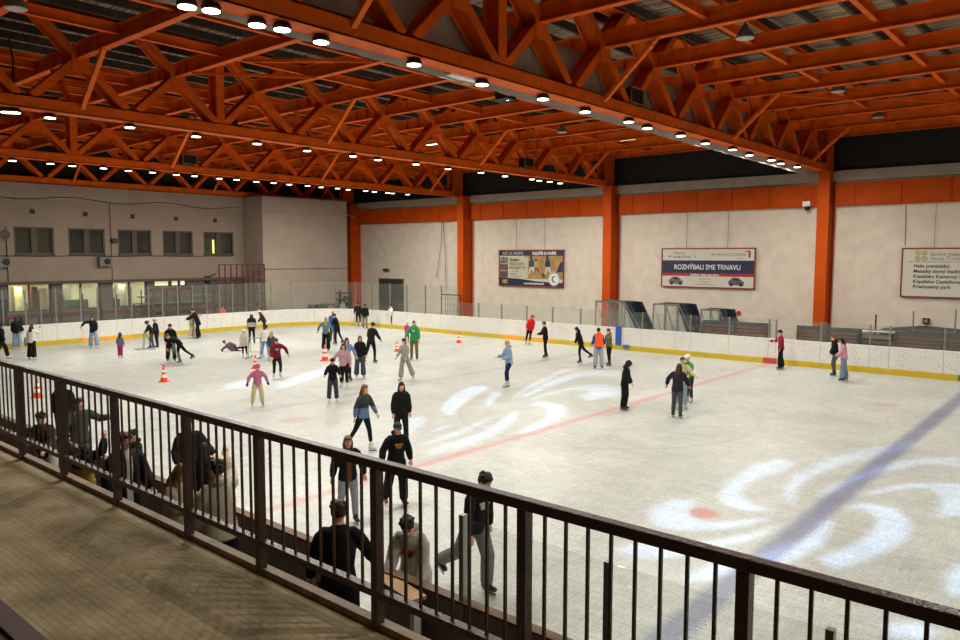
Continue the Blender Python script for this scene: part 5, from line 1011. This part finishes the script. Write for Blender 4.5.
P_('boy in black sweater with a white print and grey trousers skating beside the glass', 464, 588, 1.86, 40, lean=14, top=('0f0f12', 'sweater'), legs=('75736e', 'baggy'), hair=('dark', 'short'), shoes='22242a', la=(0, 14, 15), ra=(20, 12, 12), ll=(18, 5, 24), rl=(-26, 5, 34), head=(20, -18), logo=('b8b8b4', 1), v=.013)

# settle every figure: one surface per part
dg = bpy.context.evaluated_depsgraph_get()
new = [(o, bpy.data.meshes.new_from_object(o.evaluated_get(dg)), a) for o, a in REM]
for o, me, a in new:
    o.modifiers.clear(); old = o.data; mats_ = list(old.materials); o.data = me; me.name = old.name; bpy.data.meshes.remove(old)
    me.materials.clear()
    for m_ in mats_: me.materials.append(m_)
    if a:
        b = bmesh.new(); b.from_mesh(me)
        for f_ in b.faces: f_.material_index = 0
        a(b); b.to_mesh(me); b.free()
    me.polygons.foreach_set('use_smooth', [True]*len(me.polygons))

# ------------------------------------------------------------------ things on the ice
def cone(px, fy, lab, h=.75):
    p = atz(px, fy); t = thing('traffic_cone', lab, 'traffic cone', (p.x, p.y, 0), random.uniform(0, 1), 'orange traffic cones on the ice'); s = h/.75
    OC = mat('cone_orange', 'f0401e', .5); 
    obj('base', box(B(), -.17*s, .17*s, -.17*s, .17*s, 0, .04*s), OC, t)
    bm = B(); pr = [(.15, .05), (.125, .2), (.085, .4), (.06, .55), (.03, .75)]; lathe(bm, [(r0*s, z_*s) for r0, z_ in pr], 18); obj('cone_body', bm, OC, t)
    for a, b_ in ((.2, .33), (.43, .54)): rr = lambda z_: (.125-(z_-.2)*.2 if z_ < .4 else .085-(z_-.4)*.1667)+.006; obj('white_band', lathe(B(), [(rr(a)*s, a*s), (rr(b_)*s, b_*s)], 18), WHITE, t)
cone(164, 381.6, 'orange and white traffic cone alone in front of the bent boy', .64)
cone(37.5, 397.5, 'orange and white traffic cone seen through the railing at far left', .68)
cone(255.4, 368.4, 'orange traffic cone partly behind the little child in pink', .6)
cone(325, 360.6, 'orange and white traffic cone left of the pink sweater group', .74)
cone(396.9, 351.5, 'orange traffic cone left of the girl in grey beige', .52)
cone(458.8, 342.8, 'orange traffic cone near the far boards, right of the green hoodie', .62)
def aid(px, fy, face, lab):
    p = atz(px, fy); d = Vector((p.x, p.y, 0)).normalized(); rt = Vector((d.y, -d.x, 0)); f = -d*math.cos(R(face))+rt*math.sin(R(face))
    t = thing('skating_frame', lab, 'skating aid', (p.x, p.y, 0), math.atan2(f.y, f.x)-math.pi/2, 'metal skating frames')
    for sx in (-.28, .28):
        obj('runner', tube(B(), [(sx, -.45, .025), (sx, .45, .025), (sx, .5, .08)], .02, n=6), STEEL, t); obj('upright', tube(B(), [(sx, .1, .03), (sx, 0, .95)], .018, n=6), STEEL, t); obj('upright', tube(B(), [(sx, -.35, .03), (sx, -.02, .9)], .014, n=6), STEEL, t)
    obj('handle', tube(B(), [(-.32, 0, .95), (.32, 0, .95)], .022, n=6), STEEL, t); obj('crossbar', tube(B(), [(-.28, .1, .3), (.28, .1, .3)], .015, n=6), STEEL, t)
aid(145.5, 349.5, -85, 'grey metal skating frame held by the child in the dark helmet')
aid(173, 365, -80, 'grey metal skating frame pushed by the bending boy')
aid(255, 358, -20, 'grey metal skating frame between the pale coat child and the blue jeans skater')
# bag and bottle by the gate
t = thing('sports_bag', 'black bag on the floor below the open gate', 'bag', (-6.05, 5.2, BZ), .2); bm = B(); ball(bm, (0, 0, .2), (.34, .2, .2)); obj('bag_body', bm, mat('bag_black', '111214', .8), t, True); obj('strap', tube(B(), [(-.2, 0, .3), (-.1, 0, .46), (.1, 0, .46), (.2, 0, .3)], .015, n=6), BLACKM, t)
t = thing('sports_bag', 'black bag with red stripes on the floor behind the fourth thick post', 'bag', (-9.3, 4.3, BZ+.45), .2); ball(bm := B(), (0, 0, .2), (.34, .2, .2)); obj('bag_body', bm, MATS['bag_black'], t, True); obj('stripe', tube(B(), [(-.1, -.17, .3), (.1, -.17, .32)], .02, n=6), mat('red_stripe', 'a82a26', .5), t)
#PEOPLE-END#
# ------------------------------------------------------------------ world
w = bpy.data.worlds.new('world'); bpy.context.scene.world = w; w.use_nodes = True; w.node_tree.nodes['Background'].inputs[0].default_value = (.9, .8, .7, 1); w.node_tree.nodes['Background'].inputs[1].default_value = .018
